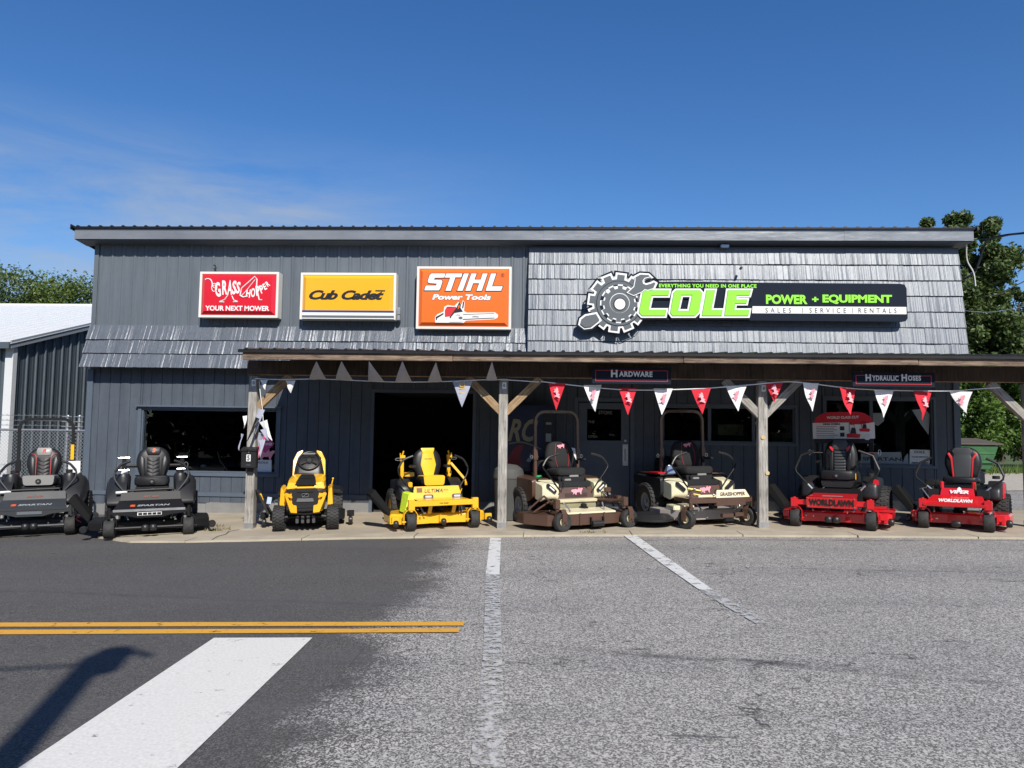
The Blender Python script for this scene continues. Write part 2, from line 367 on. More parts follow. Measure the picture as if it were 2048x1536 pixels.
asphalt = asphalt_mat('asphalt')
concrete = mat('concrete', (.38,.325,.24), .9, bump=.6, bscale=70, var=.28, vscale=1.4, dust=.5, dustcol=(.26,.235,.20), coord='Object')
concrete_lt = mat('kerb_concrete', (.40,.35,.26), .9, bump=.5, bscale=60, var=.26, vscale=2.5, dust=.6, dustcol=(.27,.24,.19), coord='World')
foundation = mat('foundation_block', (.20,.20,.195), .9, bump=.4, bscale=40, var=.25, vscale=2)
boardpaint = mat('board_paint', (.064,.080,.102), .62, bump=.35, bscale=30, stretch=(2.5,2.5,.25), var=.24, vscale=2.2, vstretch=(2.2,2.2,.45), coord='World', dust=.10, dustcol=(.17,.17,.165))
trimpaint = mat('trim_paint', (.088,.112,.145), .5, bump=.15, bscale=30, var=.08)
siding = mat('siding_metal', (.118,.138,.160), .46, .1, var=.15, vscale=2.4, vstretch=(3,3,.3), bump=.06, bscale=8, coord='World', dust=.08, dustcol=(.2,.2,.19))
shake = mat('shake_metal', (.152,.170,.192), .42, .15, bump=.26, bscale=14, stretch=(3.4,3.4,.3), var=.15, vscale=5, vstretch=(5.5,5.5,.6), coord='World', spec=.4)
shake2 = mat('skirt_metal', (.125,.140,.160), .38, .25, bump=.42, bscale=14, stretch=(3.4,3.4,.3), var=.14, vscale=5, vstretch=(5.5,5.5,.5), coord='World')
fascia_m = mat('fascia_metal', (.22,.235,.25), .34, .3, bump=1.0, bscale=1.6, stretch=(1,1,4), var=.16, vscale=1.6, coord='Object')
roofblack = mat('roof_black', (.012,.012,.014), .4, .0, var=.1)
soffit_m = mat('soffit_metal', (.10,.118,.14), .55)
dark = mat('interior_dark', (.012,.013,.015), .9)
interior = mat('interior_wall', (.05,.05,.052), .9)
glass = glass_mat('window_glass')
post_w = wood_mat('weathered_post', (.46,.44,.40), (.13,.12,.105))
brace_w = wood_mat('brace_timber', (.50,.36,.20), (.14,.075,.035), 'z')
fascia_w = wood_mat('fascia_timber', (.30,.215,.15), (.04,.025,.018), 'x')
beam_w = wood_mat('beam_timber', (.085,.055,.038), (.018,.011,.008), 'z')
white_p = mat('white_paint', (.78,.78,.76), .45, var=.05)
whitemetal = mat('white_roof_metal', (.60,.62,.62), .5, .0, var=.04)
dkpanel = mat('dark_wall_metal', (.10,.125,.145), .35, .3, var=.08)
galv = mat('galvanised_steel', (.48,.49,.50), .38, .8, var=.12, vscale=12)
steel = mat('bright_steel', (.62,.62,.61), .25, .9)
rubber = mat('rubber', (.022,.022,.022), .72, bump=.25, bscale=90, var=.2, vscale=6, dust=.18, dustcol=(.12,.11,.095))
chutem = mat('chute_rubber', (.011,.011,.011), .85, spec=.15, bump=.2, bscale=60)
rubbers = mat('smooth_rubber', (.018,.018,.019), .42)
blackp = mat('black_plastic', (.016,.016,.017), .42, bump=.05, bscale=200, var=.1)
blackm = mat('black_metal', (.010,.010,.011), .5, 0, spec=.28)
greym = mat('charcoal_metal', (.034,.038,.042), .5, .0, spec=.35, var=.08)
greyp = mat('charcoal_plastic', (.018,.0185,.020), .5, spec=.35, bump=.06, bscale=200)
vinyl = mat('black_vinyl', (.013,.013,.014), .42, bump=.08, bscale=160, spec=.4)
vinylg = mat('grey_vinyl', (.06,.062,.064), .42, bump=.08, bscale=160)
vinylpale = mat('pale_grey_vinyl', (.26,.255,.24), .4, bump=.05, bscale=160)
cloth = mat('seat_cloth', (.013,.013,.014), .85, bump=.2, bscale=260)
yel = mat('tractor_yellow', (.86,.47,.015), .3, 0, coat=.5, var=.03)
yels = mat('yellow_vinyl', (.84,.50,.02), .4, bump=.05, bscale=150)
red = mat('mower_red', (.62,.012,.018), .25, 0, coat=.6, var=.04)
reds = mat('red_vinyl', (.62,.03,.035), .4)
brown = mat('mower_brown', (.095,.050,.034), .38, .1, coat=.3, var=.1)
cream = mat('cream_paint', (.74,.68,.46), .35, coat=.3, var=.04)
orange = mat('orange_face', (.88,.16,.018), .3, coat=.4)
orange_d = mat('decal_orange', (.75,.12,.03), .5)
redface = mat('red_face', (.64,.012,.028), .3, coat=.4)
yelface = mat('yellow_face', (.88,.42,.016), .3, coat=.4)
white_s = mat('sign_white', (.82,.82,.79), .35, coat=.2)
cream_s = mat('sign_frame_white', (.72,.70,.64), .45, var=.06)
black_s = mat('sign_black', (.012,.012,.014), .45)
navy = mat('sign_navy', (.011,.017,.029), .75, var=.04, spec=.15)
green_s = mat('sign_green', (.28,.80,.035), .45)
greend = mat('sign_green_dark', (.11,.36,.03), .45)
grey_s = mat('sign_grey', (.12,.135,.148), .7, spec=.25)
blue_s = mat('sign_blue', (.02,.05,.25), .4)
pink_s = mat('decal_pink', (.80,.30,.36), .5)
magenta = mat('magenta_card', (.55,.06,.20), .6)
paper = mat('paper', (.72,.72,.70), .7)
paperg = mat('grey_paper', (.30,.33,.34), .7)
whitecloth = mat('white_pennant', (.80,.80,.80), .8, var=.05)
redcloth = mat('red_pennant', (.62,.02,.04), .8, var=.06)
greycloth = mat('grey_pennant', (.36,.38,.46), .8, var=.12, vscale=8)
lime = mat('lime_bag', (.62,.80,.04), .5, bump=.4, bscale=18)
dgreen = mat('dumpster_green', (.035,.13,.045), .5, var=.2, vscale=3, dust=.2, dustcol=(.10,.09,.06))
rust = mat('dumpster_lid', (.09,.075,.06), .7, var=.2)
numwhite = mat('number_white', (.8,.8,.78), .5)

def struct(o): o['kind'] = 'structure'; return o

# ================================================================== GROUND
def groundstrip(name, m, xs, ys, dz, kind='structure'):
    bm_ = MB(); bm = bm_.bm
    vv = [[bm.verts.new((x, y, gz(x, y)+dz)) for x in xs] for y in ys]
    for j in range(len(ys)-1):
        for i in range(len(xs)-1): bm.faces.new([vv[j][i], vv[j][i+1], vv[j+1][i+1], vv[j+1][i]])
    o = bm_.build(name, m, smooth=False); o['kind'] = kind; return o
groundstrip('ground', asphalt, [-250,-60,-1,60,250], [-60,3,11.5,14.5,24,300], -.004)
groundstrip('road', asphalt, [-60,-9,-3,-1.3], [-12,3,11.0], 0)
# sidewalk with a paler front strip
fe = [G(168,1056), G(190,1074), G(225,1084), G(300,1087), G(480,1083), G(700,1078), G(940,1074), G(1240,1072), G(1500,1073), G(1780,1075), G(2040,1078), G(2300,1080), G(2600,1084)]
def polystrip(name, m, front, back, dz, th):
    b = MB(); n = len(front)
    T = [b.bm.verts.new((p[0],p[1],gz(p[0],p[1])+dz)) for p in front]; Bk = [b.bm.verts.new((p[0],p[1],gz(p[0],p[1])+dz)) for p in back]
    L = [b.bm.verts.new((p[0],p[1],gz(p[0],p[1])+dz-th)) for p in front]
    for i in range(n-1):
        b.bm.faces.new([T[i],T[i+1],Bk[i+1],Bk[i]]); b.bm.faces.new([L[i],L[i+1],T[i+1],T[i]])
    return struct(b.build(name, m, smooth=False))
# concrete slabs
slab_rows = []
edge = [(p.x, p.y) for p in fe]
def edge_y(x):
    for (a, b) in zip(edge, edge[1:]):
        if a[0] <= x <= b[0]: return a[1]+(b[1]-a[1])*(x-a[0])/(b[0]-a[0])
    return edge[-1][1] if x > edge[-1][0] else edge[0][1]
xs_ = sorted(set([edge[0][0], edge[1][0], edge[2][0]] + [edge[2][0]+.01+i*.5 for i in range(1, 36)]))
groundfront = [(x, edge_y(x)+.42) for x in xs_]
polystrip('sidewalk', concrete, groundfront, [(x, max(14.52, 0)) for x, _ in groundfront], .022, .03)
KJ = [-6.9,-5.25,-3.6,-1.95,-.3,1.35,3.0,4.65,6.3,7.95,9.6]
kparent = thing('kerb', 'pale flush concrete kerb strip along the front of the mower apron', 'kerb'); 
for a, b in zip(KJ, KJ[1:]):
    k = MB(); m_ = (a+b)/2; X = [a+.006, m_, b-.006]
    f = [k.bm.verts.new((x, edge_y(x)+random.uniform(-.012,.012), gz(x,11.4)+.026)) for x in X]; bk = [k.bm.verts.new((x, edge_y(x)+.415, gz(x,edge_y(x)+.415)+.026)) for x in X]
    fl = [k.bm.verts.new((v.co.x, v.co.y-.01, gz(v.co.x,11.4)-.02)) for v in f]
    for i in range(2): k.bm.faces.new([f[i],f[i+1],bk[i+1],bk[i]]); k.bm.faces.new([fl[i],fl[i+1],f[i+1],f[i]])
    k.build('kerb_stone', concrete_lt, kparent, smooth=False)
# painted markings
def quadmark(name, m, pts, label, cat, dz=.006, wob=0):
    b = MB(); n = len(pts)//2; A = pts[:n]; B = pts[n:][::-1]
    a = [b.bm.verts.new((p[0],p[1],gz(p[0],p[1])+dz)) for p in A]; c = [b.bm.verts.new((p[0],p[1],gz(p[0],p[1])+dz)) for p in B]
    for i in range(n-1): b.bm.faces.new([a[i],a[i+1],c[i+1],c[i]])
    o = b.build(name, m, smooth=False); o['kind'] = 'structure'; return o
paint_w = paint_mat('crossing_paint', (.69,.675,.62), .22, (.10,.10,.10), 6)
paint_ww = paint_mat('worn_paint', (.66,.66,.63), .38, (.12,.12,.12), 7)
paint_vw = paint_mat('faded_paint', (.46,.46,.45), .52, (.13,.13,.13), 14)
paint_vw2 = paint_mat('ghost_paint', (.50,.49,.46), .56, (.13,.13,.13), 16)
paint_y = paint_mat('yellow_paint', (.68,.35,.04), .26, (.09,.09,.09), 8)
def gp(x, y): p = G(x, y); return (p.x, p.y)
def lineseg(a, b, n): return [(a[0]+(b[0]-a[0])*i/n, a[1]+(b[1]-a[1])*i/n) for i in range(n+1)]
y0, y1 = gp(-200,1252), gp(928,1245); y2, y3 = gp(-200,1259.5), gp(925,1252)
quadmark('yellow_line', paint_y, lineseg(gp(-260,1247), gp(929,1244.5), 8)+lineseg(gp(-260,1255.5), gp(926,1252.5), 8)[::-1], '', '')
quadmark('yellow_line', paint_y, lineseg(gp(-260,1261.5), gp(919,1258), 8)+lineseg(gp(-260,1271.5), gp(917,1265.5), 8)[::-1], '', '')
cwA, cwB = gp(428,1277), gp(625,1276.5); cA2, cB2 = gp(40,1536), gp(357,1536)
ext = lambda a, b, k: (a[0]+(b[0]-a[0])*k, a[1]+(b[1]-a[1])*k)
quadmark('crossing_stripe', paint_w, [cwA, cwB, ext(cwB,cB2,1.9), ext(cwA,cA2,1.9)], '', '')
quadmark('parking_line', paint_ww, [gp(980,1076), gp(1002,1076), gp(1000,1120), gp(999,1150), gp(971,1150), gp(975,1120)], '', '')
quadmark('parking_line', paint_vw, [gp(971,1150), gp(999,1150), gp(1001,1230), gp(1004,1310), gp(966,1310), gp(969,1230)], '', '')
quadmark('parking_line', paint_vw2, [gp(966,1310), gp(1004,1310), gp(1006,1420), gp(1008,1536), gp(1010,1700), gp(925,1700), gp(938,1536), gp(955,1420)], '', '')
quadmark('parking_line', paint_ww, [gp(1246,1071), gp(1271,1071), gp(1355,1130), gp(1425,1180), gp(1398,1180), gp(1326,1130)], '', '')
quadmark('parking_line', paint_vw, [gp(1398,1180), gp(1425,1180), gp(1480,1213), gp(1535,1248), gp(1512,1248), gp(1450,1213)], '', '')
# back lot on the right: gravel band and grass
gravel = mat('gravel', (.40,.36,.30), .95, bump=.9, bscale=45, var=.35, vscale=9)
grassm = mat('grass_soil', (.07,.10,.03), .95, bump=.6, bscale=30, var=.4, vscale=6)
def back(y0_, y1_, x0, x1, m, name, dz):
    o = groundstrip(name, m, [x0, (x0+x1)/2, x1], [y0_, (y0_+y1_)/2, y1_], dz); return o
back(19.4, 27.6, 7.0, 60, gravel, 'gravel_path', .012)
back(27.3, 70, 7.0, 60, grassm, 'lawn', .02)
back(14.6, 40, -60, -9.2, gravel, 'gravel_yard', .008)

# grass blades around the hedge
b = MB()
for i in range(5200):
    x = random.uniform(10, 24); y = random.uniform(27.4, 29.6)
    if random.random() < .1: y = random.uniform(26.2, 27.4)
    h = random.uniform(.08,.3)*(1 if y > 27.4 else .6); a = random.uniform(0,PI); z = gz(x,y)+.02; l = random.uniform(-.1,.1)
    dx, dy = math.cos(a)*.02, math.sin(a)*.02
    b.sheet([(x-dx,y-dy,z),(x+dx,y+dy,z),(x+l,y+l*.3,z+h)])
leaf_g = leaf_mat('grass_blades', (.06,.12,.02), (.17,.22,.05))
tag(b.build('grass', leaf_g, smooth=False), kind='stuff')
b = MB()   # weeds and litter in the kerb joint
for cx, n, s_ in ((G(432,1066),26,.07),(G(425,1058),18,.06),(G(446,1064),14,.05),(G(1185,1069),30,.06),(G(1130,1067),16,.05)):
    for i in range(n):
        x = cx.x+random.gauss(0,s_*1.6); y = cx.y+random.gauss(0,s_*.6); z = gz(x,y)+.02; a = random.uniform(0,6.3); h = random.uniform(.02,.07)
        b.sheet([(x,y,z),(x+math.cos(a)*.03,y+math.sin(a)*.02,z+h*.3),(x+math.cos(a+.6)*.035,y+math.sin(a)*.03,z+h)])
tag(b.build('weeds', leaf_mat('dry_weed', (.14,.12,.04), (.22,.19,.07)), smooth=False), kind='stuff')
b = MB()   # crack in the apron
cr = [G(424,1083), G(436,1076), G(452,1072), G(458,1067), G(478,1064)]
for p, q in zip(cr, cr[1:]):
    d = (q-p).normalized(); s_ = Vector((-d.y,d.x,0))*.010
    b.sheet([(v.x,v.y,gz(v.x,v.y)+.029) for v in (p-s_,q-s_,q+s_,p+s_)])
struct(b.build('pavement_crack', mat('crack_dirt', (.09,.075,.055), .95), smooth=False))

# ================================================================== SHOP BUILDING
WX0, WX1, WY = -9.0, 7.76, 14.45
bld = thing('shop_building', 'long single-storey grey-blue shop with metal siding on the left and shake shingles on the right', 'building', (0,0,0))
openings = [(-7.91,-5.2,.72,1.95), (-3.3,-1.38,-1,2.32), (.63,1.66,-1,2.2), (2.26,4.74,1.44,2.12), (5.31,7.3,1.06,2.30)]
# backing wall and shell with real openings
b = MB()
cuts = sorted(set([WX0, WX1]+[v for o in openings for v in o[:2]]))
for a, c in zip(cuts, cuts[1:]):
    mid = (a+c)/2; op = [o for o in openings if o[0] < mid < o[1]]
    base = gz(mid,14.5)-.12
    if not op: b.box(a, c, WY+.015, WY+.14, base, 5.2)
    else:
        o = op[0]
        if o[2] > 0: b.box(a, c, WY+.015, WY+.14, base, o[2])
        b.box(a, c, WY+.015, WY+.14, o[3], 5.2)
b.box(WX0, WX0+.12, WY+.14, 24, -.4, 5.0); b.box(WX1-.12, WX1, WY+.14, 24, -.1, 5.0); b.box(WX0, WX1, 24, 24.12, -.4, 4.9)
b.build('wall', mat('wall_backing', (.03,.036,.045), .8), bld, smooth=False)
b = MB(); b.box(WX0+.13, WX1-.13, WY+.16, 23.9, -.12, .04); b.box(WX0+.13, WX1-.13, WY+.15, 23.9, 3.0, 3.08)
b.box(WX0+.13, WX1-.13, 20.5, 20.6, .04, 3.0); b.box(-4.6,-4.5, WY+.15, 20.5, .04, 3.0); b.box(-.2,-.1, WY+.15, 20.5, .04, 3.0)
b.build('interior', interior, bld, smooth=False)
b = MB()
for a, c in zip(cuts, cuts[1:]):
    mid = (a+c)/2
    if any(o[0] < mid < o[1] and o[2] < 0 for o in openings): continue
    n = max(1, int((c-a)/1.2))
    for k in range(n):
        xa = a+(c-a)*k/n; xb = a+(c-a)*(k+1)/n
        f_ = MB(); f_.box(xa+.002, xb-.002, WY-.012, WY+.014, gz(mid,14.5)-.1, .0+gz(xb,14.5)+.20); f_.build('foundation_panel', foundation, bld, smooth=False)
b.bm.free()
# vertical boards
bw = .2095; nb = round((WX1-WX0)/bw); bw = (WX1-WX0)/nb; bcache = {}
def board(x0, wd, z0, z1):
    key = (round(wd,3), round(z1-z0,2))
    if key not in bcache:
        o = MB().box(.003, wd-.003, -.012, .012, 0, z1-z0).build('board', boardpaint, bld, bevel=.004, smooth=False); bcache[key] = o.data; o.location = (x0, WY, z0)
    else: inst('board', bcache[key], bld, (x0, WY+random.uniform(-.0015,.0015), z0))
for i in range(nb):
    x0 = WX0+i*bw; x1 = x0+bw; zb = round(gz(x0,14.5)+.21, 2); top = 2.76 if x0 < -4.9 else 3.02
    segs = [(x0, x1, [(zb, top)])]
    for o in openings:
        new = []
        for (a, c, rs) in segs:
            if o[0] >= c or o[1] <= a: new.append((a,c,rs)); continue
            if o[0]-a > .03: new.append((a, o[0], list(rs)))
            if c-o[1] > .03: new.append((o[1], c, list(rs)))
            r2 = []
            for (z0, z1) in rs:
                if o[2] > z0+.05: r2.append((z0, o[2]))
                if o[3] < z1-.05: r2.append((o[3], z1))
            new.append((max(a,o[0]), min(c,o[1]), r2))
        segs = new
    for (a, c, rs) in segs:
        for z0, z1 in rs: board(a, c-a, z0, z1)
# horizontal trims
b = MB(); b.box(WX0, -3.4, WY-.034, WY-.013, .26, .34); b.build('trim_board', trimpaint, bld, bevel=.004, smooth=False)
b = MB(); b.box(WX0-.03, WX0+.09, WY-.045, WY-.013, -.1, 2.72); b.build('corner_trim', trimpaint, bld, bevel=.004, smooth=False)
b = MB(); b.box(WX1-.09, WX1+.03, WY-.045, WY-.013, .2, 3.0); b.build('corner_trim', trimpaint, bld, bevel=.004, smooth=False)

def window(x0, x1, z0, z1, fw=.07, mull=(), fm=None, sill=True, proud=.04):
    fm = fm or trimpaint; f = MB()
    f.box(x0-fw, x1+fw, WY-proud, WY-.013, z1, z1+fw); f.box(x0-fw, x1+fw, WY-proud, WY-.013, z0-fw, z0)
    f.box(x0-fw, x0, WY-proud, WY-.013, z0, z1); f.box(x1, x1+fw, WY-proud, WY-.013, z0, z1)
    f.box(x0, x0+.03, WY-.012, WY+.12, z0, z1); f.box(x1-.03, x1, WY-.012, WY+.12, z0, z1)
    f.box(x0+.03, x1-.03, WY-.012, WY+.12, z1-.03, z1); f.box(x0+.03, x1-.03, WY-.012, WY+.12, z0, z0+.03)
    wd = f.build('window', fm, bld, bevel=.003, smooth=False)
    xs = [x0+.03]+list(mull)+[x1-.03]
    for m_ in mull: MB().box(m_-.03, m_+.03, WY+.02, WY+.08, z0+.03, z1-.03).build('mullion', fm, wd, smooth=False)
    for a, c in zip(xs, xs[1:]):
        MB().box(a+(.031 if a in mull else .001), c-(.031 if c in mull else .001), WY+.045, WY+.051, z0+.031, z1-.031).build('pane', glass, wd, smooth=False)
    if sill: MB().box(x0-fw-.03, x1+fw+.03, WY-proud-.05, WY-proud, z1+fw-.03, z1+fw).build('sill', fm, wd, smooth=False)
    return wd
window(-7.91,-5.2,.72,1.95, .07)
window(2.26,4.74,1.44,2.12, .05, (3.15,3.98), sill=False)
window(5.31,7.3,1.06,2.30, .05, (6.18,), sill=False)
# window screen edge: pale jamb at left of the big window
MB().box(-7.875,-7.85, WY+.055, WY+.075, .76, 1.9).build('jamb_strip', galv, bld, smooth=False)
# garage opening frame, rolled door
g_ = MB(); g_.box(-3.36,-3.3,WY-.03,WY+.15,.0,2.38); g_.box(-1.38,-1.32,WY-.03,WY+.15,.04,2.38); g_.box(-3.3,-1.38,WY-.03,WY+.15,2.32,2.38)
g_.build('garage_frame', trimpaint, bld, smooth=False)
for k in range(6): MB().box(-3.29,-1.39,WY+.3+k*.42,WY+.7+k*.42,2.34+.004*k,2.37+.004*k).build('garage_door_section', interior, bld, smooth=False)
# entrance door
d_ = MB(); d_.box(.66,1.63,WY-.002,WY+.04,.1,.14); d_.box(.66,.82,WY-.002,WY+.04,.14,2.17); d_.box(1.47,1.63,WY-.002,WY+.04,.14,2.17); d_.box(.82,1.47,WY-.002,WY+.04,2.05,2.17); d_.box(.82,1.47,WY-.002,WY+.04,.14,1.45)
door = d_.build('door', trimpaint, bld, bevel=.003, smooth=False)
MB().box(.821,1.469,WY+.015,WY+.021,1.451,2.049).build('pane', glass, door, smooth=False)
hd = MB().box(1.5,1.6,WY-.010,WY-.003,.98,1.38); hd.tube([(1.55,WY-.01,1.07),(1.55,WY-.06,1.09),(1.55,WY-.06,1.27),(1.55,WY-.01,1.29)], .009, 6); hd.cyl((1.55,WY-.01,1.45),.022,.03,(0,1,0),12)
hd.build('door_handle', galv, door, bevel=.0)
fr = MB(); fr.box(.57,.65,WY-.035,WY-.013,.05,2.27); fr.box(1.64,1.72,WY-.035,WY-.013,.05,2.27); fr.box(.65,1.64,WY-.035,WY-.013,2.19,2.27); fr.build('door_frame', trimpaint, bld, bevel=.003, smooth=False)
for (x, z, s, sz) in ((.93,1.52,'OPEN',.07),(1.3,1.56,'PULL',.05),(.9,1.8,'THE',.07),(1.17,1.98,'STORE',.09)):
    t_ = text(s, paperg, door, (x, WY+.012, z), sz)
text('\u2665', white_s, door, (1.15, WY+.012, 1.5), .1) if False else None

# --- upper left ribbed metal siding
def ribprof(wd, rib=.2286, h=.02, minor=True):
    pts = [(0,0)]; x = 0; n = round(wd/rib)
    for k in range(n):
        c = k*rib+rib*.5
        if minor:
            for m_ in (-.07, .07):
                pass
        a = [(k*rib+.001, 0)] if k == 0 else []
        pts += [(k*rib+.030,0),(k*rib+.034,.004),(k*rib+.066,.004),(k*rib+.070,0)] if minor else []
        pts += [(c-.033,0),(c-.016,h),(c+.016,h),(c+.033,0)]
        if minor: pts += [((k+1)*rib-.070,0),((k+1)*rib-.066,.004),((k+1)*rib-.034,.004),((k+1)*rib-.030,0)]
    pts.append((n*rib,0)); return pts
SX = -.33
pw = .9144; x = WX0
pr_ = [(u,-v) for u, v in ribprof(pw)]; pr_ = pr_+[(pw,.008),(0,.008)]
ref = None; i = 0
while x < SX-.05:
    if x+pw > SX+.3:
        k = round((SX-x)/.2286); q = [(u,-v) for u, v in ribprof(k*.2286)]+[(k*.2286,.008),(0,.008)]
        MB().prism(q,'z',3.5,5.24).build('metal_panel', siding, bld, smooth=False, loc=(x, WY-.0, 0)); break
    if ref is None: o = MB().prism(pr_,'z',3.5,5.24).build('metal_panel', siding, bld, smooth=False, loc=(x,WY,0)); ref = o.data
    else: inst('metal_panel', ref, bld, (x+.0, WY+(.0015 if i%2 else 0), 0))
    x += pw; i += 1
b = MB(); b.box(WX0-.02,WX0+.07,WY-.03,WY-.0215,3.5,5.24); b.build('corner_trim', siding, bld, smooth=False)
# --- shake shingles
def shake_mesh(wd, h, seed, parent, n=17, m=None):
    rnd = random.Random(seed); s = MB(); bm = s.bm
    xs = [0.0015]+sorted(rnd.uniform(.02,wd-.02) for _ in range(n))+[wd-.0015]
    top = []; bot = []; und = []
    for k, x in enumerate(xs):
        d = rnd.uniform(-.0035,.0025)*(1.7 if m is shake2 else 1) if 0 < k < len(xs)-1 else .0
        jz = rnd.uniform(-.003,.002)
        bot.append(bm.verts.new((x, -.040+d, jz))); top.append(bm.verts.new((x, -.012+d*.6, h+.02))); und.append(bm.verts.new((x, 0, jz+.004)))
    for k in range(len(xs)-1):
        bm.faces.new([bot[k],bot[k+1],top[k+1],top[k]]); bm.faces.new([und[k],und[k+1],bot[k+1],bot[k]])
    bm.faces.new([bot[0],top[0],und[0]]); bm.faces.new([bot[-1],und[-1],top[-1]])
    o = s.build('shingle', m or shake, parent, smooth=False); return o
def shakefield(x0, x1, z0, yb, tilt, rows, rh, wd, parent, off):
    """z0 bottom edge of the lowest course; plane leans back with height"""
    n = round((x1-x0)/wd); wd = (x1-x0)/n; protos = []
    for r in range(rows):
        s = r*rh; y = yb+s*math.sin(tilt); z = z0+s*math.cos(tilt)
        sh = (0, .5)[r%2]*wd*.999
        for k in range(n+(1 if r%2 else 0)):
            xa = x0+k*wd-sh; 
            w_ = wd
            if xa < x0: w_ = wd-sh if r%2 else wd; xa = x0
            if xa+w_ > x1: w_ = x1-xa
            if w_ < .05: continue
            if len(protos) < 7: o = shake_mesh(wd, rh, 30+len(protos)+off, parent, 17, shake2 if off == 0 else shake); protos.append(o.data); 
            else: o = inst('shingle', random.choice(protos), parent)
            o.scale.x = w_/wd; o.location = (xa, y+random.uniform(-.003,.003), z+random.uniform(-.002,.002))
            o.rotation_euler = (-tilt+random.uniform(-.018,.018), 0, random.uniform(-.003,.003))
skirt = MB().prism([(14.46,3.60),(14.42,3.60),(14.16,2.76),(14.46,2.76)],'x',WX0+.02,SX).build('skirt_backing', soffit_m, bld, smooth=False)
shakefield(WX0-.03, SX, 2.73, 14.15, math.atan(.26/.84), 3, .292, .47, bld, 0)
mans = MB().prism([(14.44,5.2),(14.40,5.2),(14.13,2.98),(14.44,2.98)],'x',SX+.02,WX1+.0).build('mansard_backing', soffit_m, bld, smooth=False)
shakefield(SX, WX1+.05, 3.02, 14.125, math.atan(.27/2.2), 7, .306, .305, bld, 20)
# --- roof, fascia, soffit
RX0, RX1 = -9.27, 7.97
MB().prism([(14.17,5.245),(14.17,5.262),(14.52,5.23),(14.52,5.213)],'x',RX0+.02,RX1-.02).build('soffit', soffit_m, bld, smooth=False)
cutsf = [RX0,-6.2,-3.05,-.05,2.98,5.6,RX1]
for k, (a, c) in enumerate(zip(cutsf, cutsf[1:])):
    MB().poly3([(a,14.14-.004*(k%2),5.262),(c-.0,14.14-.004*(k%2),5.262),(c,14.14-.004*(k%2),5.47),(a,14.14-.004*(k%2),5.47)],(0,.02,0)).build('fascia_board', fascia_m, bld, smooth=False)
MB().poly3([(RX0,14.16,5.255),(RX0,14.16,5.47),(RX0,24.2,4.8),(RX0,24.2,4.6)],(.02,0,0)).build('fascia_board', fascia_m, bld, smooth=False)
MB().poly3([(RX1-.02,14.16,5.255),(RX1-.02,14.16,5.47),(RX1-.02,24.2,4.8),(RX1-.02,24.2,4.6)],(.02,0,0)).build('fascia_board', fascia_m, bld, smooth=False)
rp = [(u,v) for u, v in ribprof(.9144, .2286, .025, False)]; rp = rp+[(.9144,-.006),(0,-.006)]
def roofsheets(x0, n, parent, ya, za, yb_, zb_, last=.9144):
    ref = None; L = math.hypot(yb_-ya, zb_-za); ang = math.atan2(zb_-za, yb_-ya)
    for k in range(n):
        if ref is None: o = MB().prism(rp,'y',0,L).build('roof_panel', roofblack, parent, smooth=False); ref = o.data
        else: o = inst('roof_panel', ref, parent)
        o.location = (x0+k*last, ya, za+(.001 if k%2 else 0)); o.rotation_euler = (ang,0,0); o.scale.x = last/.9144
roofsheets(RX0-.03, 19, bld, 14.09, 5.50, 24.3, 4.83, (RX1-RX0+.06)/19)
MB().box(RX0-.01,RX1+.01,14.10,14.135,5.47,5.498).build('drip_edge', roofblack, bld, smooth=False)
MB().box(RX0-.05,RX0-.032,14.07,24.3,5.44,5.54).build('rake_trim', roofblack, bld, smooth=False).matrix_world = Matrix.Translation((0,14.07,5.49)) @ Matrix.Rotation(-.0655,4,'X') @ Matrix.Translation((0,-14.07,-5.49))
MB().box(RX1+.032,RX1+.05,14.07,24.3,5.44,5.54).build('rake_trim', roofblack, bld, smooth=False).matrix_world = Matrix.Translation((0,14.07,5.49)) @ Matrix.Rotation(-.0655,4,'X') @ Matrix.Translation((0,-14.07,-5.49))
# little vent lamp under the eave
p = P(1449,493,14.3); tag(MB().box(p.x-.08,p.x+.08,14.25,14.4,p.z-.03,p.z+.03).build('soffit_lamp', galv, bevel=.01), 'small grey fitting under the eave above the green shop name', 'light fitting')

# ================================================================== PORCH
porch = thing('porch', 'weathered timber lean-to porch with black ribbed roof over the mowers', 'porch')
roofsheets(-4.86, 15, porch, 11.66, 2.84, 14.3, 3.07, .9144)
MB().box(-4.88,8.88,11.665,11.69,2.79,2.838).build('drip_edge', roofblack, porch, smooth=False)
FW = [-4.82,-1.45,2.15,5.72,8.86]
for k, (a, c) in enumerate(zip(FW, FW[1:])):
    MB().box(a+.003,c-.003,11.70+.006*(k%2),11.74+.006*(k%2),2.685+random.uniform(-.006,.006),2.80).build('fascia_board', fascia_w, porch, bevel=.006, smooth=False)
for k, (a, c) in enumerate([(-4.95,-.68),(-.68,3.52),(3.52,7.7),(7.7,8.8)]):
    MB().box(a+.002,c-.002,12.23,12.27,2.485,2.72).build('beam', beam_w, porch, bevel=.005, smooth=False)
    MB().box(a+.002,c-.002,12.38,12.42,2.485,2.72).build('beam', beam_w, porch, bevel=.005, smooth=False)
    MB().box(a+.002,c-.002,12.272,12.378,2.478,2.51).build('beam', brace_w, porch, bevel=.003, smooth=False)
rk = random.Random(3); x = -4.78
raf = None
while x < 8.8:
    if raf is None:
        o = MB().poly3([(0,11.76,2.71),(0,11.76,2.835),(0,14.42,3.06),(0,14.42,2.93)],(.045,0,0)).build('rafter', beam_w, porch, smooth=False); raf = o.data
    else: o = inst('rafter', raf, porch)
    o.location.x = x; x += .61
PXs = [-4.84,-.67,3.52,7.72]
tags_ = []
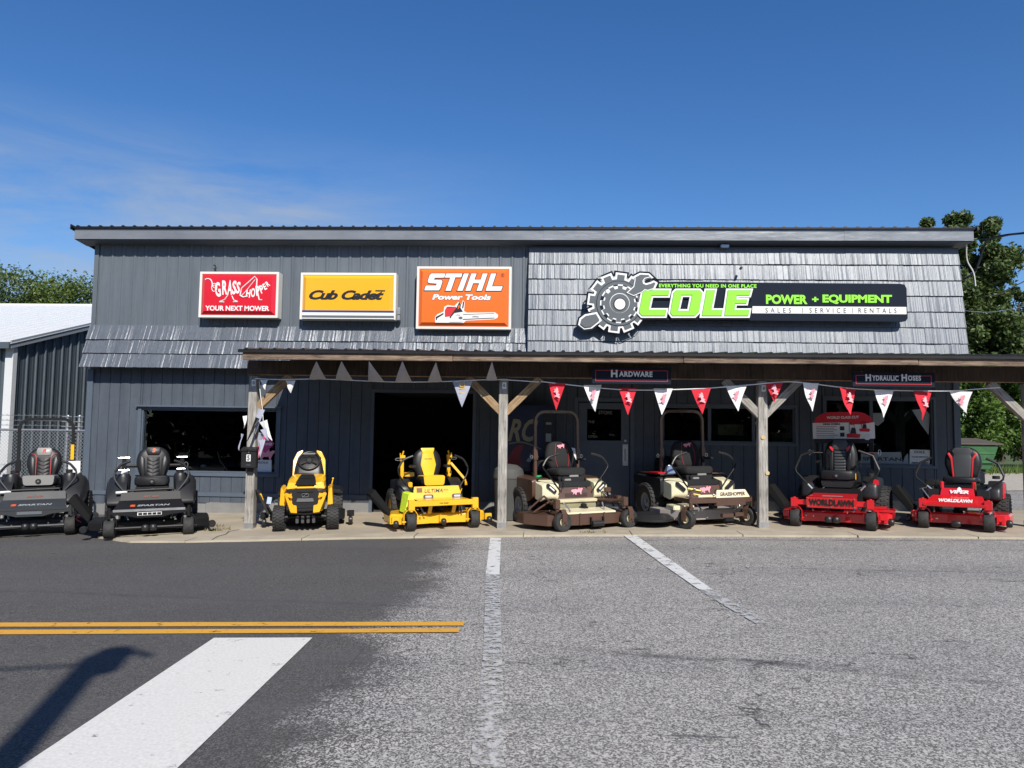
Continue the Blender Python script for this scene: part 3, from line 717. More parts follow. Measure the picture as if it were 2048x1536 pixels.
for k, px in enumerate(PXs):
    zb = gz(px,12.3)+.02; h = 2.46-zb
    pm = MB().box(-.072,.072,-.072,.072,0,h)
    po = pm.build('post', post_w, porch, bevel=.006, smooth=False, loc=(px,12.325,zb)); po.rotation_euler = (0, random.uniform(-.004,.004), 0)
    MB().box(-.078,.078,-.078,.078,0,.10).build('post_shoe', galv, porch, bevel=.003, smooth=False, loc=(px,12.325,zb-.005))
    for s in (-1, 1):
        if k == 0 and s < 0: continue
        a = Vector((px+s*.03, 12.325, 1.90)); c = Vector((px+s*.60, 12.325, 2.475)); d = c-a
        bo = MB().box(-.062,.062,-.05,.05,0,d.length).build('brace', brace_w if k < 2 else post_w, porch, bevel=.006, smooth=False, loc=a); bo.rotation_euler = (0, math.atan2(d.x,d.z), 0)
# knots / cut ends on the third post
for z, dx in ((1.55,-.005),(.98,.06)):
    tag(MB().cyl((3.52+dx, 12.248, z), .033, .02, (0,1,0), 12).build('wood_knot', mat('knot', (.55,.40,.20), .8), porch))
for k, px in enumerate(PXs[:3]):
    pl = MB(); pl.prism(roundpoly(rect(-.035,.035,-.055,.055),.012),'y',-.008,0)
    o = pl.build('outlet_cover', white_s, loc=(px+.01, 12.243, 2.34)); tag(o, ['small white cover plate atop the leftmost porch post','small white cover plate atop the middle porch post','small white cover plate atop the porch post beside the cream fronted mower'][k], 'outlet cover', 'cover plates on the porch posts')
    q = MB(); q.tube([(math.cos(t)*.012, -.010, math.sin(t)*.022) for t in [2*PI*i/12 for i in range(12)]], .004, 5, closed=True); q.build('latch', black_s, o)

# ================================================================== SIGNS
from mathutils.geometry import tessellate_polygon
def area2(p): return sum(p[i][0]*p[(i+1)%len(p)][1]-p[(i+1)%len(p)][0]*p[i][1] for i in range(len(p)))
def offs(poly, d):
    if area2(poly) < 0: poly = poly[::-1]
    out = []; n = len(poly)
    for i in range(n):
        a = Vector(poly[i-1]); p = Vector(poly[i]); b = Vector(poly[(i+1)%n])
        e1 = (p-a).normalized(); e2 = (b-p).normalized(); n1 = Vector((e1.y,-e1.x)); n2 = Vector((e2.y,-e2.x))
        m = (n1+n2); 
        if m.length < 1e-6: m = n1
        m.normalize(); k = d/max(.35, m.dot(n1)); out.append(tuple(p+m*k))
    return out
def flat(loops, Y, th, name, m, parent):   # loops in (x,z); first outer, rest holes; front face at Y, thickness backwards
    loops = [[Vector((p[0],0,p[1])) for p in l] for l in loops]
    flatv = [v for l in loops for v in l]; tris = tessellate_polygon([[Vector((v.x,v.z,0)) for v in l] for l in loops])
    b = MB(); F_ = [b.bm.verts.new((v.x,Y,v.z)) for v in flatv]; B_ = [b.bm.verts.new((v.x,Y+th,v.z)) for v in flatv]
    for t in tris:
        try: b.bm.faces.new([F_[i] for i in t]); b.bm.faces.new([B_[i] for i in t][::-1])
        except ValueError: pass
    k = 0
    for l in loops:
        n = len(l)
        for i in range(n):
            try: b.bm.faces.new([F_[k+i],F_[k+(i+1)%n],B_[k+(i+1)%n],B_[k+i]])
            except ValueError: pass
        k += n
    return b.build(name, m, parent, smooth=False)
def px2(pts, Y, org=(0,0), sc=1):
    return [(lambda q:(q.x,q.z))(P(org[0]+x/sc, org[1]+y/sc, Y)) for x, y in pts]
def txt_px(s, m, parent, x0, x1, yc, h, Y, **kw):
    a = P(x0,yc,Y); b_ = P(x1,yc,Y); hh = h/1500*Y
    return text(s, m, parent, ((a.x+b_.x)/2, Y, (a.z+b_.z)/2), .1, fit=((b_.x-a.x), hh), **kw)
def lightbox(name, label, px, face, Yf, raise_=.045, framew=.045, fm=None, rimw=.07):
    c = [P(x,y,Yf) for x,y in px]; x0 = (c[0].x+c[3].x)/2; x1 = (c[1].x+c[2].x)/2; z0 = (c[2].z+c[3].z)/2; z1 = (c[0].z+c[1].z)/2
    t = thing(name, label, 'sign', (x0, 14.42, z0)); L = Vector((-x0,-14.42,-z0))
    f = MB(); f.box(x0,x1,Yf+.02,14.415,z0,z1)
    fo = f.build('cabinet', fm or cream_s, t, bevel=.006, smooth=False); fo.location = L
    r = MB()
    for a in (( x0,x1,z1-framew,z1),(x0,x1,z0,z0+framew),(x0,x0+framew,z0+framew,z1-framew),(x1-framew,x1,z0+framew,z1-framew)): r.box(a[0],a[1],Yf,Yf+.019,a[2],a[3])
    r.build('frame', fm or cream_s, t, smooth=False).location = L
    i0, i1, j0, j1 = x0+framew+.002, x1-framew-.002, z0+framew+.002, z1-framew-.002; w_ = rimw
    o = MB(); o.loft([[Vector((a,Yf+.012,b_)) for a,b_ in rect(i0,i1,j0,j1)], [Vector((a,Yf+.008,b_)) for a,b_ in rect(i0+.01,i1-.01,j0+.01,j1-.01)],
                     [Vector((a,Yf-raise_,b_)) for a,b_ in rect(i0+w_,i1-w_,j0+w_,j1-w_)]], True)
    o.build('face', face, t, smooth=False).location = L
    return t, L, (x0,x1,z0,z1), Yf-raise_-.003
def reparent(objs, t, L):
    for o in objs: o.parent = t; o.location = Vector(o.location)+L
# --- red sign
t, L, bx_, Yp = lightbox('red_sign', 'red lit box sign with white insect logo reading YOUR NEXT MOWER', [(400,543),(557,544),(556,636),(397,634)], redface, 14.2)
O7 = (390,520); S7 = 4.876; ls = []
def c7(x, y): return (O7[0]+x/S7, O7[1]+y/S7)
for ch, cx, cy, w_, h_, r_ in (('G',222,288,56,150,.15),('R',290,268,52,145,.05),('A',340,268,48,150,.0),('S',383,268,42,140,-.05),('S',422,270,38,120,-.1),
                            ('H',520,325,42,84,-.1),('O',566,318,44,92,.0),('P',612,300,38,100,.15),('P',650,285,34,84,.35),('E',680,260,28,66,.5),('R',708,232,30,56,.6)):
    q = P(*c7(cx,cy), Yp); o = text(ch, white_s, None, (q.x,Yp,q.z), .1, bold=.03, fit=(w_/S7/1500*14.2, h_/S7/1500*14.2)); o.rotation_euler = (PI/2, -r_*.0+r_, 0) if False else (PI/2,0,0)
    o.rotation_euler = (Matrix.Rotation(-r_,3,'Y') @ Matrix.Rotation(PI/2,3,'X')).to_euler(); ls.append(o)
lg = MB()
def ln7(pts, r=.010, **k): lg.tube([(lambda q:(q.x,Yp-.002,q.z))(P(*c7(x,y),Yp)) for x,y in pts], r, 5, **k)
ln7([(100,195),(115,182),(148,188),(165,215),(172,260)], .011, smooth=3)
ln7([(188+26*math.cos(a),268+40*math.sin(a)) for a in [i*2*PI/14 for i in range(14)]], .008, closed=True)
ln7([(188+12*math.cos(a),258+14*math.sin(a)) for a in [i*2*PI/8 for i in range(8)]], .006, closed=True)
ln7([(440,345),(455,275),(585,160),(605,190),(600,260),(625,385)], .012)
ln7([(452,350),(500,300),(588,190)], .008); ln7([(440,345),(470,362),(515,352)], .014)
ln7([(625,388),(655,388)], .010); ln7([(320,345),(290,385),(240,405)], .010); ln7([(238,408),(285,410)], .010)
ln7([(360,350),(378,390),(418,405)], .010); ln7([(372,408),(418,407)], .010)
o = lg.build('logo_lines', white_s); ls.append(o)
ls.append(txt_px('YOUR NEXT MOWER', white_s, None, 410.5, 538.5, 616.5, 10.5, Yp, bold=.03))
reparent(ls, t, L)
# --- yellow sign
t, L, bx_, Yp = lightbox('yellow_sign', 'yellow lit box sign with black script lettering and a blue and white lower stripe', [(602,545),(792,546),(791,641),(599,637)], yelface, 14.2)
ls = []
ls.append(txt_px('Cub Cadet', black_s, None, 618, 768, 590, 20, Yp, bold=.045, shear=.35, spacing=.92))
a = P(757,581.5,Yp); ls.append(MB().box(a.x-.06,a.x+.13,Yp-.003,Yp,a.z-.012,a.z+.012).build('logo_lines', black_s))
for (z0, z1, m_, nm) in ((621.5,624.5,blue_s,'stripe'),(625,637,white_s,'stripe'),(631.5,635,grey_s,'stripe')):
    a = P(604,z1,Yp); c = P(788,z0,Yp); ex = .001 if m_ is not grey_s else .004
    ls.append(MB().box(a.x-.0,c.x,Yp-ex-.001,Yp+.04 if m_ is white_s else Yp,a.z,c.z).build(nm, m_))
reparent(ls, t, L)
q = P(795,622,14.2); sw = MB(); sw.box(q.x-.02,q.x+.04,14.25,14.33,q.z-.06,q.z+.08).box(q.x-.015,q.x+.035,14.25,14.40,q.z-.17,q.z-.07)
reparent([sw.build('junction_box', galv, bevel=.006)], t, L)
# --- orange sign
t, L, bx_, Yp = lightbox('orange_sign', 'orange lit box sign with big white slanted letters above a printed chainsaw', [(835,532),(1024,534),(1021,660),(831,656)], orange, 14.2)
O8 = (820,520); S8 = 9.309; ls = []
LT = [[(400,245),(668,245),(645,335),(468,338),(455,362),(590,365),(612,400),(575,520),(545,572),(258,572),(292,470),(478,470),(492,447),(345,435),(322,400),(362,280)],
 [(670,245),(985,245),(960,330),(850,330),(765,580),(650,580),(740,335),(642,335)], [(1000,245),(1105,245),(985,580),(870,580)],
 [(1140,245),(1250,245),(1210,360),(1312,360),(1350,245),(1455,245),(1340,580),(1230,580),(1280,440),(1180,440),(1130,580),(1022,580)],
 [(1505,245),(1615,245),(1535,485),(1735,485),(1700,580),(1400,580)]]
for l in LT:
    w_ = px2(l, Yp, O8, S8)
    ls.append(flat([offs(w_, .007)], Yp-.003, .004, 'letter_outline', black_s, None)); ls.append(flat([offs(w_, -.006)], Yp-.008, .005, 'letter', white_s, None))
ls.append(txt_px('Power Tools', black_s, None, 820+405/S8, 820+1517/S8, 520+692/S8, 13, Yp, bold=.07, shear=.2)); ls.append(txt_px('Power Tools', white_s, None, 820+412/S8, 820+1508/S8, 520+692/S8, 11.6, Yp-.004, bold=.045, shear=.2))
ls.append(txt_px('\u00ae', black_s, None, 820+1690/S8, 820+1760/S8, 520+285/S8, 8, Yp))
def s8(l, m_, d, nm='print', **k): ls.append(flat([px2(l, Yp, O8, S8)], Yp-d, .002, nm, m_, None))
s8([(470,1165),(465,1060),(510,1010),(625,960),(640,870),(700,840),(830,855),(900,780),(960,830),(985,745),(1020,790),(1005,950),(1060,980),(1580,975),(1640,1020),(1630,1075),(1560,1105),(1040,1130),(1000,1170)], white_s, .002)
s8([(985,1010),(1570,990),(1615,1020),(1610,1060),(1560,1085),(985,1110)], paper, .005)
s8([(985,1010),(1570,990),(1572,997),(987,1020)], black_s, .008); s8([(985,1100),(1570,1075),(1572,1085),(987,1112)], black_s, .008)
s8([(650,930),(690,870),(850,870),(880,920),(740,1050),(650,1060)], reds, .006); s8([(690,870),(780,870),(775,890),(690,892)], redface, .009)
s8([(735,1070),(870,880),(915,785),(950,830),(940,890),(985,960),(860,980),(760,1085)], black_s, .009); s8([(900,850),(925,830),(925,880),(890,925)], orange, .012)
s8([(970,900),(990,765),(1012,790),(995,890)], black_s, .009); s8([(480,1060),(625,985),(625,1010),(510,1080),(500,1120),(485,1110)], black_s, .009)
s8([(735,1155),(770,1060),(830,990),(975,985),(985,1140),(960,1155)], paper, .012); s8([(905,1070),(930,1055),(975,1060),(978,1095),(940,1105),(910,1095)], grey_s, .015)
ls.append(txt_px('STIHL', black_s, None, 820+1160/S8, 820+1280/S8, 520+1055/S8, 2.6, Yp-.008, bold=.02, shear=.3)); ls.append(txt_px('STIHL', black_s, None, 820+865/S8, 820+935/S8, 520+1025/S8, 1.8, Yp-.016, shear=.3))
reparent(ls, t, L)
# --- green and navy name board
YB = 13.98
t = thing('name_board', 'long navy name board with big green letters and grey gear at its left end', 'sign', (3.9,14.05,4.05)); L = Vector((-3.9,-14.05,-4.05)); ls = []
pan = px2([(1300,564),(1380,563),(1500,565),(1800,567.5),(1809,569),(1813,576),(1815.5,636),(1812,642),(1805,643.5),(1500,641),(1300,640)], YB)
ls.append(flat([pan], YB, .045, 'panel', navy, None))
O6 = (1140,530); S6 = 5.12
def c6(x, y): return (O6[0]+x/S6, O6[1]+y/S6)
def gear(cx, cy, ro, rr, n, ph, tw=.28):
    out = []
    for i in range(n):
        a = ph+2*PI*i/n; h = PI/n
        for da, r in ((-h*1.0,rr),(-h*.60,rr),(-h*.50,ro),(h*.50,ro),(h*.60,rr)): out.append((cx+r*math.cos(a+da), cy+r*math.sin(a+da)))
    return out
def circ(cx, cy, r, n=36): return [(cx+r*math.cos(2*PI*i/n), cy+r*math.sin(2*PI*i/n)) for i in range(n)]
g0 = gear(487,388,290,240,12,.13)
wr = [(592,285),(655,228),(668,160),(668,130),(720,103),(800,108),(815,122),(762,135),(738,165),(745,196),(775,210),(825,197),(855,182),(872,192),(850,240),(795,258),(762,250),(735,275),(650,312)]
hn = [(300,565),(215,632),(150,640),(105,605),(115,560),(160,525),(265,505)]
for d, dz, m_ in ((38,0,navy),(20,.006,white_s),(0,.012,grey_s)):
    for k_, g_ in enumerate((g0, wr, hn)):
        w_ = px2([tuple(p) for p in (offs(g_, d) if d else g_)], YB-.01, O6, S6)
        ls.append(flat([w_], YB-.012-dz-.004*k_-(.0), .03 if d == 38 else .006, ['gear_outline','wrench_outline','handle_outline'][k_] if d else ['gear','wrench','wrench_handle'][k_], m_, None))
def disc(cx, cy, r, dz, m_, nm='gear_disc', poly=None): ls.append(flat([px2(poly or circ(cx,cy,r), YB-.01, O6, S6)], YB-.012-dz, .003, nm, m_, None))
disc(500,395,232,.016,navy); disc(500,395,226,.019,grey_s); disc(500,400,196,.022,navy); disc(0,0,0,.0235,white_s,'gear_gleam',[(362,262),(430,225),(520,215),(600,235),(650,275),(520,262),(430,290),(385,320)])
disc(0,0,0,.025,white_s,'gear_outline',gear(505,400,200,168,12,.05)); disc(0,0,0,.028,grey_s,'gear',gear(505,400,186,154,12,.05))
disc(507,393,102,.031,white_s); disc(507,395,97,.034,grey_s); disc(507,405,66,.037,black_s); disc(509,404,55,.040,white_s)
ls.append(flat([px2([tuple(p) for p in wr], YB-.01, O6, S6)], YB-.058, .02, 'wrench', grey_s, None))
w_ = offs(wr, 9); ls.append(flat([px2([tuple(p) for p in w_], YB-.01, O6, S6)], YB-.055, .02, 'wrench_outline', white_s, None))
ls.append(flat([px2([tuple(p) for p in hn], YB-.01, O6, S6)], YB-.050, .01, 'wrench_handle', grey_s, None))
CL = [[[(765,260),(1018,260),(1005,318),(835,318),(805,460),(985,460),(972,525),(735,525),(702,490),(742,283)]],
 [[(1085,260),(1325,260),(1352,290),(1318,482),(1275,525),(1045,525),(1022,492),(1058,285)], [(1140,312),(1245,312),(1215,470),(1105,470)]],
 [[(1392,260),(1483,260),(1445,462),(1560,462),(1550,525),(1345,525)]],
 [[(1612,260),(1850,260),(1835,315),(1705,315),(1700,355),(1812,355),(1803,398),(1690,398),(1680,462),(1835,462),(1822,525),(1575,525)]]]
for k, l in enumerate(CL):
    for d, dz, m_, nm, th in ((.040,.0,navy,'letter_backing',.03),(.032,.020,white_s,'letter_outline',.02),(.0,.026,greend,'letter_rim',.006),(-.010,.030,green_s,'letter',.004)):
        L_ = [offs(px2(l[0], YB-.03, O6, S6), d)]
        if len(l) > 1: L_.append(offs(px2(l[1], YB-.03, O6, S6), -d if d >= 0 else -d))
        dn = -.035 if m_ is navy else 0
        if dn: L_ = [[(p[0]+.004, p[1]-.02) for p in q] for q in L_]
        ls.append(flat(L_, YB-.026-dz-.0006*k, th, nm, m_, None))
ls.append(txt_px('EVERYTHING YOU NEED IN ONE PLACE', green_s, None, 1318, 1513, 571.6, 7.4, YB-.003, bold=.035, spacing=1.1))
for s_, x0, x1 in (('POWER',1532,1615),('+',1624,1637),('EQUIPMENT',1645,1784)):
    ls.append(txt_px(s_, green_s, None, x0, x1, 598.7 if s_ == '+' else 598.8, 10 if s_ == '+' else 19, YB-.003, bold=.045))
ls.append(flat([px2([(1505,612.5),(1812.5,614),(1813,628.5),(1504,626.5)], YB)], YB-.004, .004, 'white_bar', white_s, None))
for s_, x0, x1 in (('SALES',1531,1582),('SERVICE',1619,1692),('RENTALS',1717,1793)):
    ls.append(txt_px(s_, navy, None, x0, x1, 620.6+(x0-1531)/200*.6, 9.6, YB-.006, spacing=1.9))
for x in (1605,1704.5): a = P(x,620.8,YB); ls.append(MB().box(a.x-.004,a.x+.004,YB-.006,YB-.004,a.z-.05,a.z+.05).build('divider', navy))
reparent(ls, t, L)
# bracket above the red sign
q = P(431,538,14.4); tag(MB().tube([(q.x-.04,14.41,q.z-.09),(q.x+.02,14.38,q.z+.02),(q.x+.0,14.36,q.z+.07),(q.x-.03,14.38,q.z+.07)], .012, 6).build('cable_hook', black_s), 'small dark hook on the siding above the red sign', 'hook')
q = P(1481,537,14.15); tag(MB().cyl((q.x,14.12,q.z),.025,.08,(0,1,0),8).build('cable_stub', black_s), 'small dark fitting sticking out of the shingles above the long name board', 'cable stub')

# --- hanging navy signs
def hangsign(px, words, label, Y=11.98):
    c = [P(x,y,Y) for x,y in px]; x0, x1 = (c[0].x+c[3].x)/2,(c[1].x+c[2].x)/2; z1, z0 = (c[0].z+c[1].z)/2,(c[2].z+c[3].z)/2
    t = thing('hanging_sign', label, 'sign', ((x0+x1)/2, Y, z0), 0, 'navy signs hung from the porch beam'); L = Vector((-(x0+x1)/2, -Y, -z0)); ls = []
    ls.append(MB().box(x0,x1,Y,Y+.02,z0,z1).build('board', navy, bevel=.003)); r = MB(); e = .05
    for a in ((x0+e,x1-e,z1-e-.008,z1-e),(x0+e,x1-e,z0+e-.008,z0+e),(x0+e,x0+e+.008,z0+e,z1-e-.008),(x1-e-.008,x1-e,z0+e,z1-e-.008)): r.box(a[0],a[1],Y-.003,Y-.0005,a[2],a[3])
    ls.append(r.build('border', reds, smooth=False))
    for s_, a, c_, h in words: ls.append(txt_px(s_, paper, None, a, c_, (px[0][1]+px[2][1])/2-3.5+(11.5-h)*.28, h, Y-.004, bold=.04, spacing=1.12))
    for x in (x0+.15, x1-.15): ls.append(MB().tube([(x,Y+.01,z1),(x,12.2,z1+.05)], .006, 5).build('hanger', steel))
    reparent(ls, t, L)
hangsign([(1185,733),(1342,736),(1342,770),(1184,766)], [('H',1222,1235,15),('ARDWARE',1238,1305,11)], 'navy hanging board with thin red border reading HARDWARE')
hangsign([(1706,743),(1869,746),(1870,776),(1704,772)], [('H',1731,1742,14),('YDRAULIC',1744,1797,10.5),('H',1803,1814,14),('OSES',1816,1842,10.5)], 'navy hanging board with thin red border reading HYDRAULIC HOSES')

# --- pennant strings
def cloth_tri(w_, h_, curl, seed, up=False, notch=0):
    b = MB(); n = 7; rnd = random.Random(seed); ph = rnd.uniform(0,6); rows = []
    for j in range(n+1):
        t = j/n; hw = w_/2*(1-t)+.002; k = 5; r = []
        for i in range(k):
            u = -1+2*i/(k-1); x = u*hw+curl*t*t*.5
            y = .028*math.sin(u*2.8*(1-t)+ph+t*3.4)*(.3+t)+curl*.5*t*t*math.sin(ph); z = -t*h_*(1-.04*abs(curl)*10*t)
            if up: z = t*h_; y -= .03*math.sin(PI*t)
            r.append(Vector((x,y,z)))
        rows.append(r)
    F_ = [[b.bm.verts.new(p) for p in r] for r in rows]; B_ = [[b.bm.verts.new(p+Vector((0,.002,0))) for p in r] for r in rows]
    for j in range(n):
        for i in range(4):
            b.bm.faces.new([F_[j][i],F_[j][i+1],F_[j+1][i+1],F_[j+1][i]]); b.bm.faces.new([B_[j][i],B_[j+1][i],B_[j+1][i+1],B_[j][i+1]])
    return b
LOGO = [(-.9,.1),(-.7,.32),(-.35,.3),(-.1,.36),(.1,.2),(.45,.55),(.5,.3),(.8,.45),(1,.35),(.75,0),(.6,-.35),(.75,-.42),(.5,-.45),(.4,-.1),(.15,-.15),(0,-.12),(-.15,-.3),(-.05,-.42),(-.35,-.42),(-.35,-.2),(-.5,-.28),(-.75,-.4),(-.55,-.15),(-.75,0)]
def logo(m, parent, at, s, rot=0, flip=1, name='print', tiltM=None):
    b = MB(); c, sn = math.cos(rot), math.sin(rot)
    pts = [((x*c-z*sn)*s*flip, (x*sn+z*c)*s) for x, z in LOGO]
    tr = tessellate_polygon([[Vector((x,z,0)) for x,z in pts]]); M_ = Matrix.Translation(at) @ (tiltM or Matrix.Identity(4))
    v = [b.bm.verts.new(M_ @ Vector((x,0,z))) for x,z in pts]
    for t_ in tr:
        try: b.bm.faces.new([v[i] for i in t_])
        except ValueError: pass
    return b.build(name, m, parent, smooth=False)
YS = 12.12; pinkcloth = mat('pink_print', (.80,.42,.46), .8)
s1 = thing('pennant_string', 'string of red and white pennants with insect prints along the right half of the porch', 'pennants', (0,0,0))
an = [(1082,763),(1240,779),(1382,778),(1495,770),(1560,764),(1605,765),(1720,778),(1880,782),(1955,778),(2000,775)]
MB().tube([P(x,y,YS) for x,y in an], .009, 6, smooth=5).build('cord', whitecloth, s1)
pen = [(1097,1131,767,819,'r',.0),(1167,1203,771,824,'w',.06),(1237,1274,777,829,'r',.0),(1307,1345,778,830,'w',-.05),(1382,1421,778,828,'r',.02),(1452,1492,773,823,'w',.08),(1531,1565,767,803,'r',.0),(1603,1639,767,823,'w',.05),(1677,1713,777,829,'r',.0),(1748,1787,781,835,'w',-.02),(1826,1866,783,841,'r',-.02),(1901,1942,784,828,'w',.16)]
for k, (x0,x1,ya,yb,c_,cu) in enumerate(pen):
    a = P(x0,ya-1,YS); c = P(x1,ya-1,YS); d = P((x0+x1)/2,yb,YS); w_ = c.x-a.x; h_ = a.z-d.z+.01
    o = cloth_tri(w_,h_,cu*1.1,k).build('pennant', redcloth if c_ == 'r' else whitecloth, s1, loc=((a.x+c.x)/2, YS-.004, (a.z+c.z)/2)); o.rotation_euler = (random.uniform(-.10,.05),random.uniform(-.06,.06),random.uniform(-.3,.3))
    logo(pinkcloth if c_ == 'r' else pink_s, o, (.005,-.040,-h_*.36), .095, -1.9 if k % 2 else -1.4)
s2 = thing('pennant_string', 'string of grey pennants mostly flipped up over the beam at the left', 'pennants', (0,0,0))
YG = 12.14
MB().tube([P(x,y,YG) for x,y in [(510,757),(560,759),(640,758),(735,762),(800,764),(890,763),(990,759),(1078,764)]], .008, 6, smooth=4).build('cord', whitecloth, s2)
for k, (x0,x1,yb,yt,xt) in enumerate([(618,653,759,722,633),(670,705,760,722,683),(736,768,763,722,738),(790,824,764,722,805),(856,885,764,724,872),(972,995,761,723,984)]):
    a = P(x0,yb,YG-.02); c = P(x1,yb,YG-.02); d = P(xt,yt,11.685); b = MB()
    mid = (a+c)/2; ps = []
    for j in range(7):
        t_ = j/6; row = []
        for i in range(5):
            u = i/4; base_ = a.lerp(c,u); wv = .03*math.sin(u*PI*2+k)*(1-t_)
            q = base_.lerp(d, t_); q.y = base_.y+(11.685-base_.y)*t_-.03*math.sin(PI*t_)+wv; row.append(b.bm.verts.new(q))
        ps.append(row)
    for j in range(6):
        for i in range(4): b.bm.faces.new([ps[j][i],ps[j][i+1],ps[j+1][i+1],ps[j+1][i]])
    b.build('pennant', greycloth, s2)
for k, (x0,x1,ya,yb,m_,cu) in enumerate([(905,945,762,814,greycloth,.0),(521,536,760,780,whitecloth,.05),(572,591,761,786,whitecloth,.0)]):
    a = P(x0,ya,YG); c = P(x1,ya,YG); d = P((x0+x1)/2,yb,YG)
    o = cloth_tri(c.x-a.x, a.z-d.z, cu, 40+k).build('pennant', m_, s2, loc=((a.x+c.x)/2, YG-.01, a.z))
    if k == 0:
        q = MB(); q.tube([(-.03,-.02,-.03),(.03,-.02,-.03),(.045,-.02,-.06),(.03,-.02,-.09),(-.03,-.02,-.09),(-.045,-.02,-.06)], .006, 5, closed=True); q.box(-.05,.05,-.02,-.017,-.125,-.118).box(-.05,.05,-.02,-.017,-.195,-.188); q.build('print', yels, o)
# tangled bundle of pennants beside the first post
s3 = thing('pennant_bundle', 'tangled bundle of grey and white pennants hanging down the leftmost porch post', 'pennants', (0,0,0))
rb = random.Random(5)
for k, (x, y, w_, h_, m_) in enumerate([(523,818,14,52,greycloth),(528,842,16,44,whitecloth),(524,866,14,40,greycloth),(527,880,12,34,greycloth),(493,832,8,26,whitecloth),(489,868,8,34,greycloth),(531,858,12,26,greycloth),(520,836,8,56,black_s)]):
    a = P(x-w_/2,y,12.2); c = P(x+w_/2,y,12.2); d = P(x,y+h_,12.2)
    o = cloth_tri(c.x-a.x, a.z-d.z, rb.uniform(-.1,.1), 60+k).build('pennant', m_, s3, loc=((a.x+c.x)/2, 12.18-.012*k, a.z)); o.rotation_euler = (rb.uniform(-.2,.2),rb.uniform(-.35,.35),rb.uniform(-.7,.7))
MB().tube([P(518,762,12.2),P(521,790,12.2),P(525,820,12.2),P(527,850,12.2)], .006, 5).build('cord', whitecloth, s3)

# --- mailbox
q = P(500,915,12.2); mb = thing('mailbox', 'black wall mailbox with a white number 5 on the leftmost porch post', 'mailbox', (q.x, 12.24, q.z-.17))
MB().box(-.125,.125,-.10,0,0,.30).build('body', blackp, mb, bevel=.008)
MB().prism([(-.115,.275),(-.115,.305),(0,.345),(0,.302),(-.1,.302),(-.1,.275)],'x',-.132,.132).build('lid', blackp, mb, bevel=.003, smooth=False)
pl = MB().box(-.035,.035,-.105,-.101,.11,.22).build('number_plate', numwhite, mb, smooth=False); text('5', black_s, pl, (0,-.107,.165), .1, bold=.03, fit=(.042,.085))
text('COLE', grey_s, mb, (0,-.102,.05), .03)
MB().cyl((0,-.104,.255),.008,.01,(0,1,0),8).build('lock', galv, mb)
MB().box(-.05,.05,-.02,0,-.10,-.001).build('bracket', blackp, mb, smooth=False)

# --- vending machine with painted front
vm = thing('vending_machine', 'dark blue vending machine with cream script letters and a red swoosh beside the middle post', 'vending machine', (-.27, 14.15, gz(-.27,14.1)+.03))
def vl(x, y): q = P(x,y,13.83); return (q.x+.27, q.z-vm.location.z)
cab = mat('vending_blue', (.008,.013,.045), .35, coat=.3)
MB().box(-.44,.46,-.30,.28,.02,2.02).build('cabinet', cab, vm, bevel=.015)
text('RC', mat('script_cream', (.24,.21,.13), .5), vm, (-.12,-.305,1.55), .1, shear=.35, bold=.03, fit=(.56,.42))
b = MB(); b.tube([(-.38,-.303,1.30),(-.15,-.303,1.33),(.1,-.303,1.26),(.22,-.303,1.2)], .016, 6, smooth=4); b.build('underline', mat('script_cream2', (.22,.19,.12), .5), vm)
flat([[(-.40,.95),(-.36,1.1),(-.28,1.22),(-.18,1.28),(-.10,1.28),(-.16,1.1),(-.15,.95),(-.22,.85)]], -.303, .002, 'swoosh', mat('dull_red', (.20,.012,.012), .5), vm)
flat([[(-.05,1.0),(0,1.06),(.02,1.15),(.04,1.06),(.07,1.12),(.10,1.04),(.2,1.0),(.18,.97),(-.03,.97)]], -.303, .002, 'crown_print', paperg, vm)
b = MB().box(.26,.44,-.312,-.301,1.0,1.85).build('selection_panel', black_s, vm, bevel=.004)
for z, m_, h in ((1.68,paperg,.04),(1.42,paperg,.15),(1.22,grey_s,.02),(1.15,grey_s,.02),(1.08,grey_s,.02)): MB().box(.30,.40,-.318,-.3125,z-h/2,z+h/2).build('button_plate', m_, b, smooth=False)
bn = thing('waste_bin', 'round grey bin half hidden behind the middle porch post', 'bin', (-.62, 13.35, gz(-.62,13.4)+.03))
MB().lathe([(.01,0),(.24,0),(.26,.5),(.27,.72)],(0,0,0),(0,0,1),24,False).build('body', mat('bin_grey', (.06,.06,.058), .7, var=.2), bn)
MB().lathe([(.28,.72),(.28,.76),(.25,.88),(.15,.95),(.01,.97)],(0,0,0),(0,0,1),24,False).build('lid', mat('bin_lid', (.075,.075,.07), .7), bn)

# --- papers and cards in windows
YW = WY+.03
def card(name, label, px, m, Y=YW, cat='notice', words=(), group=None):
    pts = px2(px, Y); cx = sum(p[0] for p in pts)/len(pts); cz = sum(p[1] for p in pts)/len(pts)
    o = flat([[(p[0]-cx,p[1]-cz) for p in pts]], 0, .003, name, m, None); o.location = (cx, Y, cz); tag(o, label, cat, group)
    for s_, x0, x1, yc, h, mm in words:
        w_ = txt_px(s_, mm, None, x0, x1, yc, h, Y-.004, bold=.02); w_.parent = o; w_.location = Vector(w_.location)-Vector((cx,Y,cz))
    return o
YQ = WY-.004
c_ = card('window_card', 'pink and magenta diamond card hanging in the left window behind the post', [(524,865),(549,887),(536,900),(545,912),(520,913),(497,900),(502,888)], magenta, YW, 'card', [('YOUR',512,536,880,4,white_s),('NEXT MOWER',503,545,888,5.5,white_s)])
logo(pink_s, c_, (.04,-.004,-.15), .22)
card('window_notice', 'white notice sheet in the lower right corner of the left window', [(514,920),(543,920),(543,947),(514,947)], paper, YW, 'notice', [('COLE',516,536,925,4,grey_s)])
